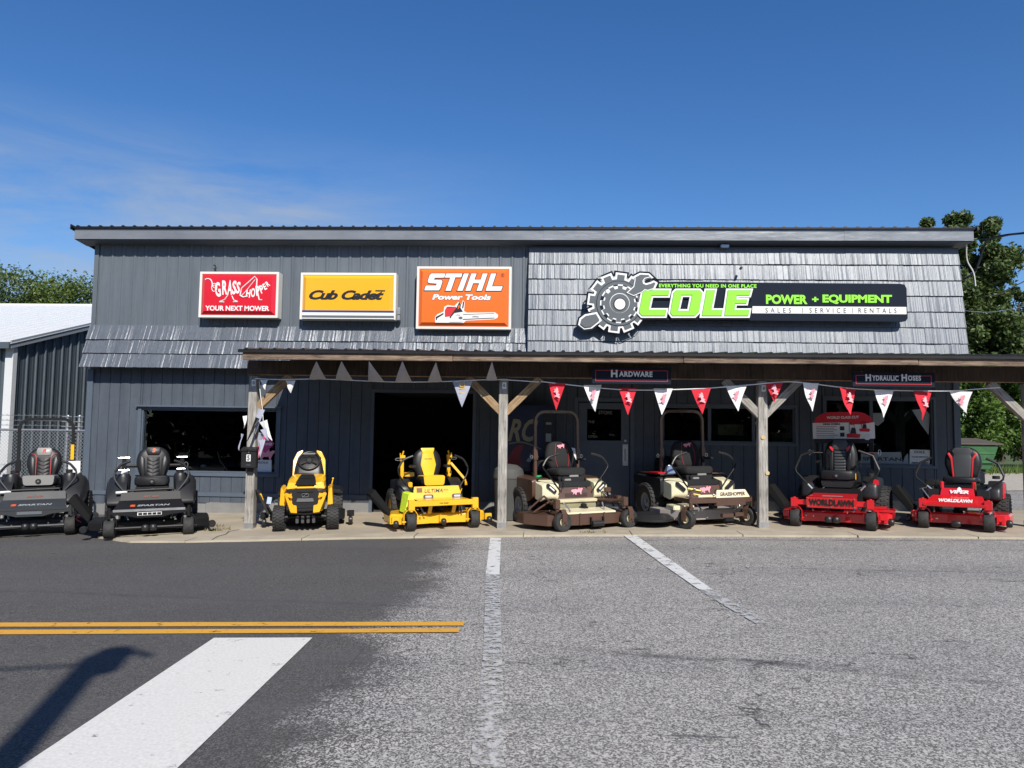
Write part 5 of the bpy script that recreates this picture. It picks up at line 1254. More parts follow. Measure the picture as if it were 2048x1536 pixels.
def rops(parent, y, x, z0, z1, m, r=.026, rad=.13, tilt=0, band=True):
    pts = [(-x,y,z0),(-x,y,z1-rad)]+[(-x+rad-rad*math.cos(a),y,z1-rad+rad*math.sin(a)) for a in (PI/8,PI/4,3*PI/8)]+[(-x+rad,y,z1),(x-rad,y,z1)]+[(x-rad+rad*math.sin(a),y,z1-rad+rad*math.cos(a)) for a in (PI/8,PI/4,3*PI/8)]+[(x,y,z1-rad),(x,y,z0)]
    o = MB().tube(pts, r*1.25, 4, sq=True).build('roll_bar', m, parent, bevel=.003)
    for s in (-1,1):
        b = MB(); b.box(s*x-.038,s*x+.038,y-.038,y+.038,z0+(z1-z0)*.36,z0+(z1-z0)*.50); q = b.build('hinge_bracket', m, parent, bevel=.004)
        c = MB(); c.cyl((s*x,y,z0+(z1-z0)*.40),.008,.13,(1,0,0),6); c.tube([(s*(x+.07)+.022*math.cos(a),y-.01,z0+(z1-z0)*.40+.03*math.sin(a)) for a in [2*PI*i/10 for i in range(10)]],.004,5,closed=True); c.build('pin', steel, q)
    return o
def deck(parent, W, y0_, y1_, m, zt=.26, zb=.09, chute=True, chute_m=None, chute_up=False, cs=-1, cy=None):
    out = [(-W,y0_+.22),(-W*.62,y0_+.03),(-W*.2,y0_+.10),(0,y0_+.06),(W*.2,y0_+.10),(W*.62,y0_+.03),(W,y0_+.22),(W,y1_-.15),(W*.7,y1_),(-W*.7,y1_),(-W,y1_-.15)]
    b = MB(); b.loft([[Vector((x,y,zb)) for x,y in out],[Vector((x,y,zt-.03)) for x,y in out],[Vector((x*.97,y+(.02 if y < (y0_+y1_)/2 else -.02),zt)) for x,y in out]]); o = b.build('mower_deck', m, parent, smooth=False, bevel=.004)
    for x in (-W*.55,0,W*.55):
        q = MB(); q.cyl((x,(y0_+y1_)/2,zt+.03),.11,.07,(0,0,1),16,.08); q.build('spindle_cover', blackp if chute_m is None else chute_m, o)
    if chute:
        x0 = cs*W; cy = (y0_+y1_)/2 if cy is None else cy; b = MB()
        if chute_up: pts = [(x0,cy-.20,zt-.02),(x0,cy+.20,zt-.02),(x0+cs*.20,cy+.26,zt+.40),(x0+cs*.20,cy-.24,zt+.40)]
        else: pts = [(x0,cy-.24,zt-.01),(x0,cy+.24,zt-.01),(x0+cs*.30,cy+.30,zb+.03),(x0+cs*.30,cy-.27,zb+.03)]
        b.poly3(pts,(cs*.01,0,.035))
        if chute_up:
            b = MB(); e = cs
            b.hexa([(x0,cy-.24,zt-.04),(x0,cy+.22,zt-.04),(x0+e*.30,cy+.20,zt+.30),(x0+e*.30,cy-.16,zt+.30),(x0-e*.03,cy-.24,zt+.06),(x0-e*.03,cy+.22,zt+.06),(x0+e*.22,cy+.20,zt+.40),(x0+e*.22,cy-.16,zt+.40)])
        b.build('discharge_chute', chutem, o, bevel=.012)
    return o
def rearwheels(parent, x, y, r, w_, rimm, tread=22):
    for s in (-1,1): wheel(parent,'drive_wheel',(s*x,y,r),r,w_,rimm,.5,tread)
def engine(parent, y, z, m=blackm, W=.3):
    b = MB(); b.box(-W,W,y,y+.42,z,z+.12); b.lathe([(.21,0),(.24,.03),(.24,.18),(.2,.24),(.08,.27)],(0,y+.2,z+.12),(0,0,1),22,False); b.build('engine', m, parent, bevel=.004)
def pod(parent, s, x0, x1, y0_, y1_, z0, z1, m, name='fuel_tank', slope=.12):
    r0 = roundpoly([(y0_,z0),(y1_,z0),(y1_,z1-.05),(y0_+slope*2.2,z1),(y0_+slope*.4,z1-slope)], .06, 4)
    b = MB(); k = lambda f: x0+(x1-x0)*f
    cyy = sum(p[0] for p in r0)/len(r0); czz = sum(p[1] for p in r0)/len(r0)
    def rg(f, sc): return [Vector((s*k(f), cyy+(y-cyy)*sc, czz+(z-czz)*sc)) for y, z in r0]
    b.loft([rg(0,.97),rg(.15,1),rg(.75,1),rg(.93,.95),rg(1,.82)]); return b.build(name, m, parent, ang=50)

def clutter(t, seed, w_=.32, y0_=.45, y1_=.62, z0=.50, z1=.66):
    r_ = random.Random(seed)
    for k in range(5):
        s_ = 1 if k % 2 else -1; a = Vector((s_*w_*r_.uniform(.7,1.1), r_.uniform(y0_,y1_), r_.uniform(z0,z1))); c = a+Vector((r_.uniform(-.15,.15), r_.uniform(.1,.3), r_.uniform(-.22,.12)))
        m_ = (a+c)/2+Vector((r_.uniform(-.08,.08), -.05, r_.uniform(.02,.10)))
        MB().tube([a,m_,c],.007,5,smooth=4).build('cable', blackp, t)
    for k in range(7):
        s_ = 1 if k % 2 else -1; p_ = (s_*r_.uniform(.2,.6), r_.uniform(.02,.12), r_.uniform(.16,.34)); b = MB(); b.cyl(p_,.011,.03,r_.choice([(0,1,0),(1,0,0),(0,0,1)]),6); b.build('bolt', steel, t)
    for s_ in (-1,1): MB().tube([(s_*.30,.10,.27),(s_*.34,.25,.40)],.012,6).build('lift_chain', galv, t)
    b = MB(); b.lathe([(.01,0),(.07,0),(.075,.05),(.05,.06),(.05,.10),(.01,.11)],(.05,.35,.28),(0,0,1),14,False); b.build('pulley', blackm, t)
def mower(name, label, px, py, phi, group=None):
    g = G(px,py); y = g.y; x = g.x
    o = thing(name, label, 'mower', (x,y,gz(x,y)+.022), phi, group); o.rotation_euler = (0, -math.atan(SL)*math.cos(phi), phi)
    if name != 'lawn_tractor': clutter(o, int(px))
    return o

# ---------- black stand-on-size zero turns at the left
def black_mower(label, px, py, phi, bar, bodym, trimc, words, tagc, lv=1):
    t = mower('zero_turn_mower', label, px, py, phi, 'zero turn mowers')
    for x in (-.55,.55): castor(t,x,.142,.155,bodym,blackm,top=.43,rot=.05*x)
    # front frame with stepped nose plate
    b = MB(); b.prism([(-.54,.36),(-.30,.335),(-.18,.30),(.18,.30),(.30,.335),(.54,.36),(.54,.42),(-.54,.42)],'y',-.03,.0); b.box(-.60,.60,0,.06,.35,.42); b.build('front_beam', bodym, t, bevel=.005, smooth=False)
    b = MB(); b.hexa([(-.50,-.03,.422),(.50,-.03,.422),(.44,.32,.53),(-.44,.32,.53),(-.50,-.03,.434),(.50,-.03,.434),(.44,.32,.542),(-.44,.32,.542)]); np_ = b.build('nose_plate', bodym, t, bevel=.002, smooth=False)
    MB().box(-.50,.50,-.036,-.030,.40,.436).build('edge_trim', greym if bodym is greym else galv, np_, smooth=False)
    b = MB(); b.hexa([(-.44,.32,.50),(.44,.32,.50),(.42,.40,.66),(-.42,.40,.66),(-.44,.34,.50),(.44,.34,.50),(.42,.42,.66),(-.42,.42,.66)]); sp = b.build('foot_panel', bodym, t, bevel=.002, smooth=False)
    A = math.atan2(.108,.35)
    o = text(words[0], paperg, np_, (.05,.10,.477), .1, fit=(.46,.062), shear=.2, bold=.03); o.rotation_euler = (A,0,0)
    o = text(words[1], orange_d, np_, (-.24,.10,.478), .1, fit=(.075,.075), bold=.05); o.rotation_euler = (A,0,0)
    o = text('SRT XD', mat('dull_decal', (.22,.05,.03), .6) if 'dull_decal' not in bpy.data.materials else bpy.data.materials['dull_decal'], sp, (0,.355,.59), .1, fit=(.22,.03), shear=.2, bold=.03); o.rotation_euler = (PI/2-.46,0,0)
    MB().box(-.17,.17,-.038,-.031,.335,.385).build('light_bar', grey_s if bodym is greym else white_s, t, bevel=.004)
    if bodym is not greym:
        for k in range(5): MB().box(-.155+k*.065,-.10+k*.065,-.042,-.0385,.345,.378).build('light_bar_slot', black_s, t, smooth=False)
    dk = deck(t,.86,.12,1.0,bodym,.25,.10,chute=True,chute_up=(bodym is not greym),cs=-1,cy=.62)
    MB().tube([(-.62,.02,.15),(.62,.02,.15)],.022,8).build('deck_tube', bodym, t)
    for x in (-.055,.055): roller(t,(x,.0,.145),.058,.09,(0,.2,1))
    for s in (-1,1): roller(t,(s*.90,.16,.14),.058,.09,(0,1,.1)); MB().box(s*.84,s*.93,.17,.26,.12,.18).build('roller_bracket', bodym, t, bevel=.004)
    for x in (-.52,.5): MB().cyl((x,.06,.20),.013,.15,(0,0,1),8).cyl((x,.03,.29),.02,.02,(0,1,0),8).build('deck_chain_bolt', steel, t)
    # body fenders
    for s in (-1,1):
        r_ = roundpoly([(.36,.46),(.62,.40),(1.3,.44),(1.45,.62),(1.28,.84),(.90,.92),(.58,.74)],.09,4); b = MB()
        b.loft([[Vector((s*(.36+.02*0),y,z)) for y,z in r_],[Vector((s*.52,y,z)) for y,z in r_],[Vector((s*.62,y+.02,z-.04 if z > .7 else z)) for y,z in r_],[Vector((s*.66,.95+(y-.95)*.7,.62+(z-.62)*.6)) for y,z in r_]])
        fd = b.build('fender', greyp, t, ang=50)
        b = MB(); b.tube([(s*.40,.54,.60),(s*.46,.72,.78),(s*.55,.95,.90)],.030,7); b.build('rail', greym if s > 0 else blackm, fd)
        lever(t,s,[(.33,.50,.60),(.42,.52,.70),(.53,.56,.86),(.53,.60,.98),(.44,.60,1.09),(.32,.58,1.14)],greym,.015,.020)
        b = MB(); b.lathe([(.01,0),(.10,0),(.11,.22),(.085,.27),(.01,.28)],(s*.42,.80,.66),(0,0,1),14,False); b.build('cup', blackp, fd)
        b = MB(); b.cyl((s*.40,.88,.96),.05,.05,(0,0,1),14); b.build('fuel_cap', blackp, fd)
    b = MB(); b.tube([(-.36,.42,.685),(.33,.42,.70)],.018,8); fb = b.build('foot_bar', blackm, t)
    MB().tube([(-.50,.42,.66),(-.34,.42,.665)],.020,8).build('white_pedal', paper, t)
    rearwheels(t,.56,1.22,.30,.27,blackm,26)
    seat(t,(0.0,.62,.74),.52,.50,vinyl,vinylpale if bar else None,'chevron',reds if bar else None,logo_m=redface if bar else orange_d,tilt=.2,cush_h=.16,arm=False)
    engine(t,1.35,.5); b = MB(); b.box(-.38,.38,.45,1.55,.38,.56); b.build('chassis', blackm, t, bevel=.01)
    if bar:
        rops(t,1.18,.40,.45,1.84,blackm,.026,.16); 
        tag(MB().box(.375,.425,1.125,1.142,1.14,1.40).build('warning_label', yel, t, smooth=False))
        MB().box(.36,.54,1.03,1.036,.86,1.12).build('spec_sheet', paper, t, smooth=False)
        MB().tube([(-.40,1.15,.92),(-.60,1.0,.86),(-.70,.85,.74)],.013,6).boxc((-.70,.83,.735),(.07,.06,.09)).build('red_grip', reds, t)
        for s in (-1,1): 
            c = MB(); c.tube([(s*.665+.035*math.cos(a*.9),.02,.17+a*.018) for a in [i*.6 for i in range(12)]],.009,5); c.build('red_spring', redface, t)
    else:
        for s in (-1,1):
            b = MB(); b.box(s*.44-.03,s*.44+.03,1.12,1.18,.55,1.20); o = b.build('folded_bar_stub', blackm, t, bevel=.004); c = MB()
            for z in (.98,1.18): c.cyl((s*.44,1.11,z),.010,.16,(1,0,0),8)
            c.tube([(s*.50+.03*math.cos(a),1.09,1.05+.045*math.sin(a)) for a in [2*PI*i/10 for i in range(10)]],.006,5,closed=True); c.build('pin', steel, o)
        MB().tube([(-.44,1.14,1.05),(-.5,1.6,1.02),(.5,1.6,1.02),(.44,1.14,1.05)],.03,6).build('roll_bar', blackm, t)
        o = MB().boxc((-.42,.80,.90),(.10,.01,.17),(0,.25,0)).build('spec_sheet', paper, t, smooth=False); MB().boxc((-.42,.79,.77),(.05,.02,.05)).build('yellow_key_tag', yel, t, bevel=.005)
    return t
black_mower('charcoal zero turn mower with tall black roll bar and red piped seat, far left', 58, 1075, D2R(25), True, greym, reds, ('SPARTAN','S'), redface)
black_mower('all black zero turn mower with folded roll bar in front of the left window', 298, 1077, D2R(26), False, blackm, None, ('SPARTAN','S'), orange_d)

# ---------- yellow lawn tractor facing the street
t = mower('lawn_tractor', 'yellow and black lawn tractor with steering wheel beside the leftmost porch post', 612, 1064, D2R(14))
for s in (-1,1): wheel(t,'front_wheel',(s*.42,0,.20),.20,.19,blackm,.5,24)
for s in (-1,1): wheel(t,'rear_wheel',(s*.42,1.25,.27),.27,.26,yel,.5,26)
b = MB(); b.tube([(-.42,0,.2),(0,0,.24),(.42,0,.2)],.03,8); b.build('front_axle', blackm, t)
# hood: lofted sections front to back
def hs_(y, w0, w1, z0, z1, wm=None):
    wm = wm or max(w0,w1)*1.02; zm = z0+(z1-z0)*.55
    return [Vector(v) for v in ((-w0,y,z0),(w0,y,z0),(wm,y,zm),(w1,y,z1-.03),(w1*.75,y,z1),(-w1*.75,y,z1),(-w1,y,z1-.03),(-wm,y,zm))]
b = MB(); b.loft([hs_(-.24,.20,.19,.34,.60),hs_(-.20,.24,.25,.32,.70),hs_(-.05,.27,.29,.32,.78),hs_(.25,.28,.29,.34,.84),hs_(.55,.28,.27,.36,.88)]); hood = b.build('hood', yel, t, ang=55, bevel=.0)
# grille stack
gr = MB(); gr.prism([(-.17,.33),(.17,.33),(.20,.46),(.21,.60),(.17,.69),(-.17,.69),(-.21,.60),(-.20,.46)],'y',-.285,-.235); grl = gr.build('grille', blackp, hood, bevel=.01)
for z, w_, h in ((.65,.13,.02),(.505,.135,.028),(.40,.125,.02),(.355,.115,.02)): MB().prism([(-w_,z-h),(w_,z-h),(w_*.9,z+h),(-w_*.9,z+h)],'y',-.30,-.284).build('grille_slat', greyp if z != .505 else mat('slat_silver', (.14,.14,.14), .3), grl, bevel=.004)
c = MB(); c.tube([(-.045,-.302,.555),(.045,-.302,.555),(.05,-.302,.59),(.04,-.302,.61),(-.035,-.302,.61),(-.05,-.302,.59)],.006,5,closed=True); c.tube([(-.03,-.302,.56),(.0,-.302,.59),(.03,-.302,.595)],.005,5); c.build('badge', steel, grl)
hp = MB(); hp.prism([(-.17,-.22),(.17,-.22),(.13,.12),(.10,.25),(-.10,.25),(-.13,.12)],'z',.0,.02); hp = hp.build('hood_scoop', blackp, hood, bevel=.006); hp.location = (0,0.0,.795); hp.rotation_euler = (.30,0,0)
for k in range(4): MB().box(-.105,.105,.02+k*.045,.045+k*.045,.021,.036).build('louvre', greyp, hp, bevel=.004)
for s in (-1,1):
    # brow, cheek and lower panels
    b = MB(); b.hexa([(s*.13,-.245,.68),(s*.30,-.20,.66),(s*.31,.05,.68),(s*.16,.05,.74),(s*.14,-.20,.76),(s*.27,-.17,.78),(s*.28,.08,.82),(s*.14,.08,.83)]); b.build('headlight_brow', yel, hood, bevel=.015)
    b = MB(); b.hexa([(s*.20,-.26,.63),(s*.29,-.23,.62),(s*.31,-.1,.63),(s*.2,-.1,.63),(s*.17,-.255,.672),(s*.29,-.22,.675),(s*.31,-.1,.68),(s*.18,-.1,.68)]); b.build('headlight', black_s, hood, bevel=.005)
    b = MB(); b.poly3([(s*.30,-.25,.62),(s*.33,-.22,.60),(s*.22,-.29,.31),(s*.125,-.305,.30),(s*.13,-.305,.42),(s*.18,-.29,.43),(s*.25,-.27,.51)],(0,.06,0)); b.build('cheek_panel', yel, hood, bevel=.006)
    b = MB(); b.poly3([(s*.31,-.255,.62),(s*.30,-.25,.56),(s*.20,-.285,.53),(s*.20,-.29,.57),(s*.24,-.27,.60)],(0,.05,0)); b.build('brow_panel', yel, hood, bevel=.005)
    b = MB(); b.hexa([(s*.33,-.05,.34),(s*.42,-.02,.36),(s*.42,.35,.36),(s*.33,.35,.34),(s*.35,-.03,.62),(s*.40,0,.70),(s*.41,.35,.72),(s*.33,.35,.70)]); b.build('side_panel', yel, t, bevel=.02)
    b = MB(); b.hexa([(s*.28,1.0,.50),(s*.56,1.0,.46),(s*.56,1.5,.46),(s*.28,1.5,.50),(s*.28,.98,.60),(s*.54,1.0,.56),(s*.54,1.5,.60),(s*.28,1.5,.64)]); b.build('rear_fender', blackp, t, bevel=.03)
b = MB(); b.loft([hs_(.50,.24,.20,.5,.90),hs_(.60,.26,.22,.5,1.06),hs_(.72,.26,.18,.5,1.22),hs_(.80,.24,.16,.5,1.24)]); dash = b.build('dashboard', blackp, t, ang=50)
for s in (-1,1):
    b = MB(); b.poly3([(s*.12,.60,.86),(s*.27,.58,.84),(s*.265,.66,1.10),(s*.20,.72,1.24),(s*.11,.74,1.27),(s*.15,.68,1.12)],(0,.05,.0)); b.build('dash_cowl', yel, dash, bevel=.01)
M_ = Matrix.Translation((0,.60,1.10)) @ Matrix.Rotation(D2R(52),4,'X')
b = MB(); b.tube([M_ @ Vector((.175*math.cos(a),.175*math.sin(a),0)) for a in [2*PI*i/28 for i in range(28)]],.017,8,closed=True); sw = b.build('steering_wheel', rubbers, t)
b = MB(); 
for a in (D2R(-150),D2R(-30),D2R(90)): b.tube([M_ @ Vector((0,0,-.02)), M_ @ Vector((.17*math.cos(a),.17*math.sin(a),0))],.016,6)
b.lathe([(.055,-.03),(.06,0),(.04,.02)],tuple(M_ @ Vector((0,0,-.01))),tuple((M_.to_3x3() @ Vector((0,0,1)))),16,False); b.build('spoke', blackp, sw)
MB().box(-.10,.10,.595,.60,1.205,1.218).build('gauge_strip', paperg, dash, smooth=False)
b = MB(); b.box(-.25,.25,-.12,1.4,.28,.36); b.build('chassis', blackm, t, bevel=.01)
bb = MB(); bb.tube([(-.24,-.27,.30),(0,-.30,.285),(.24,-.27,.30)],.014,7); bb.build('bumper', blackm, t)
for k in range(4): MB().box(-.15+k*.085,-.105+k*.085,-.20,-.14,.13,.245).build('front_weight', mat('dull_steel', (.10,.10,.10), .45, .5) if k == 0 else bpy.data.materials['dull_steel'], t, bevel=.006)
dk = MB(); dk.loft([[Vector((x,y,.10)) for x,y in ((-.62,.5),(-.3,.35),(.3,.35),(.60,.5),(.60,.95),(-.62,.95))],[Vector((x,y,.24)) for x,y in ((-.62,.5),(-.3,.35),(.3,.35),(.60,.5),(.60,.95),(-.62,.95))]]); dk = dk.build('mower_deck', blackm, t, bevel=.01, smooth=False)
b = MB(); b.poly3([(-.60,.25,.22),(-.60,.75,.22),(-.82,.75,.60),(-.86,.50,.66),(-.74,.25,.56)],(-.04,0,.02)); ch = b.build('discharge_chute', rubber, t, bevel=.012)
MB().boxc((-.735,.30,.52),(.035,.02,.12),(0,-.35,0)).build('warning_label', yel, ch, smooth=False); MB().boxc((-.60,.20,.47),(.07,.012,.11),(0,.15,0)).build('info_label', mat('label_pale_blue', (.45,.55,.68), .5), t, smooth=False)
for s in (-1,1):
    roller(t,(s*.70,.40,.10),.06,.07); MB().box(s*.64,s*.76,.38,.52,.16,.25).cyl((s*.68,.36,.20),.016,.1,(0,1,0),8).build('deck_bracket', blackm, t, bevel=.006)
seat(t,(0,1.0,.62),.46,.40,vinyl,None,'plain',arm=False)
MB().tube([(.36,.50,.60),(.40,.52,.78)],.010,6).ball((.40,.52,.79),.018).build('lever', yel, t)

# ---------- yellow zero turn
t = mower('zero_turn_mower', 'yellow zero turn mower with yellow and black seat and folded yellow roll bar', 887, 1064, D2R(24), 'zero turn mowers')
for x in (-.53,.53): castor(t,x,.145,.155,yel,blackm,top=.45,forkx=.03)
b = MB(); b.box(-.56,.56,-.035,.035,.39,.475); b.box(-.58,-.48,-.04,.04,.33,.50); b.box(.48,.58,-.04,.04,.33,.50); fbm = b.build('front_beam', yel, t, bevel=.006)
text('Cub Cadet', black_s, fbm, (0,-.0365,.433), .1, fit=(.15,.024), shear=.3, bold=.03)
b = MB(); b.hexa([(-.42,.33,.46),(.42,.33,.46),(.42,.36,.46),(-.42,.36,.46),(-.38,.41,.67),(.38,.41,.67),(.38,.44,.67),(-.38,.44,.67)]); fp = b.build('foot_panel', yel, t, bevel=.004)
b = MB(); b.hexa([(-.42,-.02,.478),(.42,-.02,.478),(.42,.33,.478),(-.42,.33,.478),(-.42,-.02,.484),(.42,-.02,.484),(.42,.33,.484),(-.42,.33,.484)]); b.build('foot_plate', yel, t, smooth=False)
rt = PI/2-math.atan2(.10,.28)
def onp(x, z, d=.004): return (x, .33+(z-.46)*.357-d, z)
o = text('ULTIMA', black_s, fp, onp(-.06,.60), .1, fit=(.31,.062), shear=.3, bold=.01); o.rotation_euler = (rt,0,0)
o = text('ZT60', grey_s, fp, onp(.15,.61), .1, fit=(.08,.022), shear=.2); o.rotation_euler = (rt,0,0)
for x in (-.16,.33):
    M_ = Matrix.Translation(onp(x,.505,.008)) @ Matrix.Rotation(-.343,4,'X')
    b = MB(); b.prism(roundpoly(rect(-.085,.085,-.037,.037),.035,5),'y',-.008,.012,M_); hl = b.build('headlight', black_s, fp); MB().prism(roundpoly(rect(-.055,.055,-.018,.018),.015,4),'y',-.012,-.0085,M_).build('lens', mat('lens', (.5,.5,.5), .15), hl)
M_ = Matrix.Translation(onp(-.30,.615,.006)) @ Matrix.Rotation(-.343,4,'X')
MB().box(-.045,.045,-.004,.004,-.035,.035,M_).build('warning_label', mat('label_brown', (.14,.06,.01), .5), fp, smooth=False)
b = MB(); b.box(-.02,.02,.005,.02,.0,.0+.001); b.bm.free()
for x in (-.2,.2): MB().poly3([(x-.03,.03,.40),(x+.03,.03,.40),(x+.03,.12,.26),(x-.03,.12,.26)],(0,.02,0)).build('deck_hanger', yel, t, smooth=False)
deck(t,.80,.10,.95,yel,.25,.09,chute=True,chute_up=True,cs=-1,cy=.6)
for x in (-.76,0.02,.80): roller(t,(x,.06,.125),.055,.075); MB().box(x-.055,x+.055,.09,.16,.12,.22).build('roller_bracket', yel, t, bevel=.006)
b = MB(); b.poly3([(-.60,.15,.27),(-.62,.45,.27),(-.58,.42,.60),(-.50,.22,.58)],(.10,0,0)); b.build('grass_bag_flap', lime, t, bevel=.015)
b = MB(); b.box(-.36,.36,.5,1.5,.36,.62); b.build('chassis', blackm, t, bevel=.01)
rearwheels(t,.50,1.22,.29,.27,yel,24); engine(t,1.35,.5)
for s in (-1,1):
    pod(t,s,.34,.56,.66,1.5,.42,.78,blackp,'fender')
    lever(t,s,[(.38,.50,.56),(.45,.52,.66),(.58,.58,.84),(.60,.60,.97),(.52,.60,1.10),(.36,.58,1.17)],blackm,.014,.019)
# folded roll bar: uprights then arms dropping
for s in (-1,1):
    b = MB(); b.box(s*.42-.028,s*.42+.028,1.10,1.16,.50,1.16); o = b.build('roll_bar_upright', yel, t, bevel=.006)
    c = MB(); c.tube([(s*.42,1.1,1.16),(s*.40,1.08,1.24)],.014,6).tube([(s*.45,1.1,1.14),(s*.46,1.08,1.20)],.012,6).boxc((s*.42,1.09,1.14),(.09,.06,.05)); c.build('hinge', yel, o, bevel=.003)
    c = MB(); c.tube([(s*.50+.05*math.cos(a),1.06,1.10+.02*math.sin(a)) for a in [2*PI*i/10 for i in range(10)]],.006,5,closed=True); c.build('pin', steel, o)
MB().tube([(.44,1.06,1.02),(.66,.96,.74),(.64,.8,.66)],.028,4,sq=True).build('roll_bar_arm', yel, t)
MB().tube([(.52,.72,.60),(.42,.60,.46)],.026,4,sq=True).build('roll_bar_arm', yel, t)
MB().boxc((-.33,.98,.84),(.17,.1,.075)).build('side_box', yel, t, bevel=.01); MB().boxc((.38,.98,.84),(.07,.1,.10),(0,.4,0)).build('side_box', yel, t, bevel=.01)
MB().boxc((-.37,.75,.68),(.07,.1,.09)).build('side_box', yel, t, bevel=.01)
seat(t,(0,.58,.665),.50,.50,vinyl,yels,'yellow',tilt=.18,cush_h=.165,cw=.42,arm=False)
for s in (-1,1): MB().boxc((s*.30,.85,.98),(.09,.22,.05)).build('armrest', blackp, t, bevel=.015)

# ---------- brown and cream front cut mowers
def brown_mower(label, px, py, phi, front, plate):
    t = mower('front_cut_mower', label, px, py, phi, 'brown and cream mowers')
    r_ = -1.45 if front else .38
    HW = .60 if front else .56
    for x in (-HW,HW): castor(t,x,.150,.115,brown,cream,rot=r_,top=.47,off=.09,forkx=.018)
    if not front:
        b = MB(); b.box(-.60,.60,-.03,.04,.40,.475); b.box(-.56,-.48,0.035,.55,.41,.47); b.box(.48,.56,.035,.55,.41,.47); b.box(-.12,.42,-.034,.03,.35,.41); b.build('front_frame', brown, t, bevel=.005)
    else:
        for s in (-1,1):
            b = MB(); b.box(s*.57,s*.65,-.05,.05,.36,.50); b.tube([(s*.60,.02,.44),(s*.58,.25,.42),(s*.40,.50,.42)],.034,6); b.build('castor_arm', brown, t, bevel=.005)
    if front:
        out = [(-.95,.52),(-.72,.10),(-.25,.02),(.25,.02),(.62,.08),(.80,.40),(.80,.80),(-.95,.80)]
        b = MB(); b.loft([[Vector((x,y,.08)) for x,y in out],[Vector((x,y,.25)) for x,y in out]]); dk = b.build('mower_deck', brown, t, bevel=.005, smooth=False)
        b = MB(); b.hexa([(-.42,.02,.255),(.46,.02,.255),(.46,.36,.29),(-.40,.36,.29),(-.42,.02,.285),(.46,.02,.285),(.46,.36,.315),(-.40,.36,.315)]); b.build('deck_cover', cream, dk, bevel=.006)
        for x in (-.19,.24): MB().box(x-.012,x+.012,-.0,.015,.08,.27).build('deck_seam', brown, dk, smooth=False)
        b = MB(); b.cyl((.10,-.03,.10),.045,.20,(1,0,0),14); b.build('deck_roller', rubbers, dk); MB().box(-.02,.0,-.03,.03,.10,.20).box(.20,.22,-.03,.03,.10,.20).build('roller_bracket', blackm, dk, smooth=False)
        b = MB(); b.hexa([(-.36,.42,.40),(.34,.42,.40),(.34,.50,.40),(-.36,.50,.40),(-.36,.40,.45),(.34,.40,.45),(.34,.54,.455),(-.36,.54,.455)]); b.build('foot_step', cream, t, bevel=.008)
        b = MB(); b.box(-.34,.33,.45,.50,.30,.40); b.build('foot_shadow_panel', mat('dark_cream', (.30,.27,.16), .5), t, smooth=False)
        # linkage of tubes either side
        for p_, q_ in (((-.85,.55,.30),(-.62,.45,.52)),((-.62,.45,.52),(-.50,.15,.33)),((-.85,.35,.28),(-.5,.5,.42)),((.62,.42,.40),(.50,.75,.56)),((.7,.5,.30),(.55,.4,.55)),((.72,.3,.42),(.45,.6,.42))): MB().tube([p_,q_],.016,6).build('lift_link', brown, t)
        b = MB()
        for k in range(5): b.tube([(.42+.06*k,.55-.05*k,.60-.04*k),(.50+.05*k,.45,.50),(.52+.05*k,.30,.40-.02*k)],.010,5,smooth=3)
        b.build('hydraulic_hose', blackp, t); b = MB(); b.boxc((.58,.52,.58),(.12,.10,.08)).boxc((.70,.36,.44),(.10,.12,.10)); b.build('hydraulic_block', brown, t, bevel=.012)
        for c_ in ((-.44,.1,.42),(-.62,.22,.30),(.66,.25,.40),(.56,.40,.52)): MB().cyl(c_,.018,.03,(0,1,0),8).build('bolt', steel, t)
    else:
        out = [(-.78,.62),(-.60,.30),(.60,.30),(.78,.62),(.78,1.0),(-.78,1.0)]
        b = MB(); b.loft([[Vector((x,y,.10)) for x,y in out],[Vector((x,y,.26)) for x,y in out]]); dk = b.build('mower_deck', mat('deck_pale', (.36,.32,.29), .45), t, bevel=.005, smooth=False)
        b = MB(); b.hexa([(-.68,.34,.262),(-.30,.34,.262),(-.30,.6,.262),(-.68,.6,.262),(-.68,.34,.335),(-.30,.34,.335),(-.30,.6,.345),(-.68,.6,.345)]); b.build('deck_cover', cream, dk, bevel=.01)
        b = MB(); b.box(.42,.58,.28,.40,.262,.335); b.build('deck_cover', cream, dk, bevel=.01)
        b = MB(); cc = (-.95,.62); op = [(cc[0]+.36*math.cos(a),cc[1]+.42*math.sin(a)) for a in [2*PI*i/18 for i in range(18)]]
        b.loft([[Vector((x,y,.10)) for x,y in op],[Vector((x*1.0,y,.14)) for x,y in op],[Vector((cc[0]+(x-cc[0])*.75,cc[1]+(y-cc[1])*.75,.20)) for x,y in op]]); b.build('discharge_chute', rubbers, t, ang=30)
        b = MB(); b.cyl((-.52,.1,.13),.06,.12,(1,0,.1),14); b.build('deck_roller', rubbers, t)
        MB().box(0,.20,-.02,.06,.16,.22).build('lower_bracket', brown, t, bevel=.004); MB().box(.03,.18,-.05,.02,.10,.15).build('skid_bracket', blackm, t, bevel=.006); MB().box(.24,.40,.0,.06,.17,.23).build('lower_bracket', brown, t, bevel=.004)
        b = MB(); b.tube([(-.46,.1,.54),(-.28,.06,.50),(-.12,.02,.50)],.022,8).tube([(-.5,.2,.62),(-.3,.15,.58)],.025,8); b.build('hydraulic_ram', mat('brass', (.35,.26,.08), .3, .8), t)
        for c_ in ((-.42,.12,.62),(-.5,.2,.50),(-.15,.0,.53),(.30,-.03,.34)): MB().ball(c_,.022,8).build('bolt', steel, t)
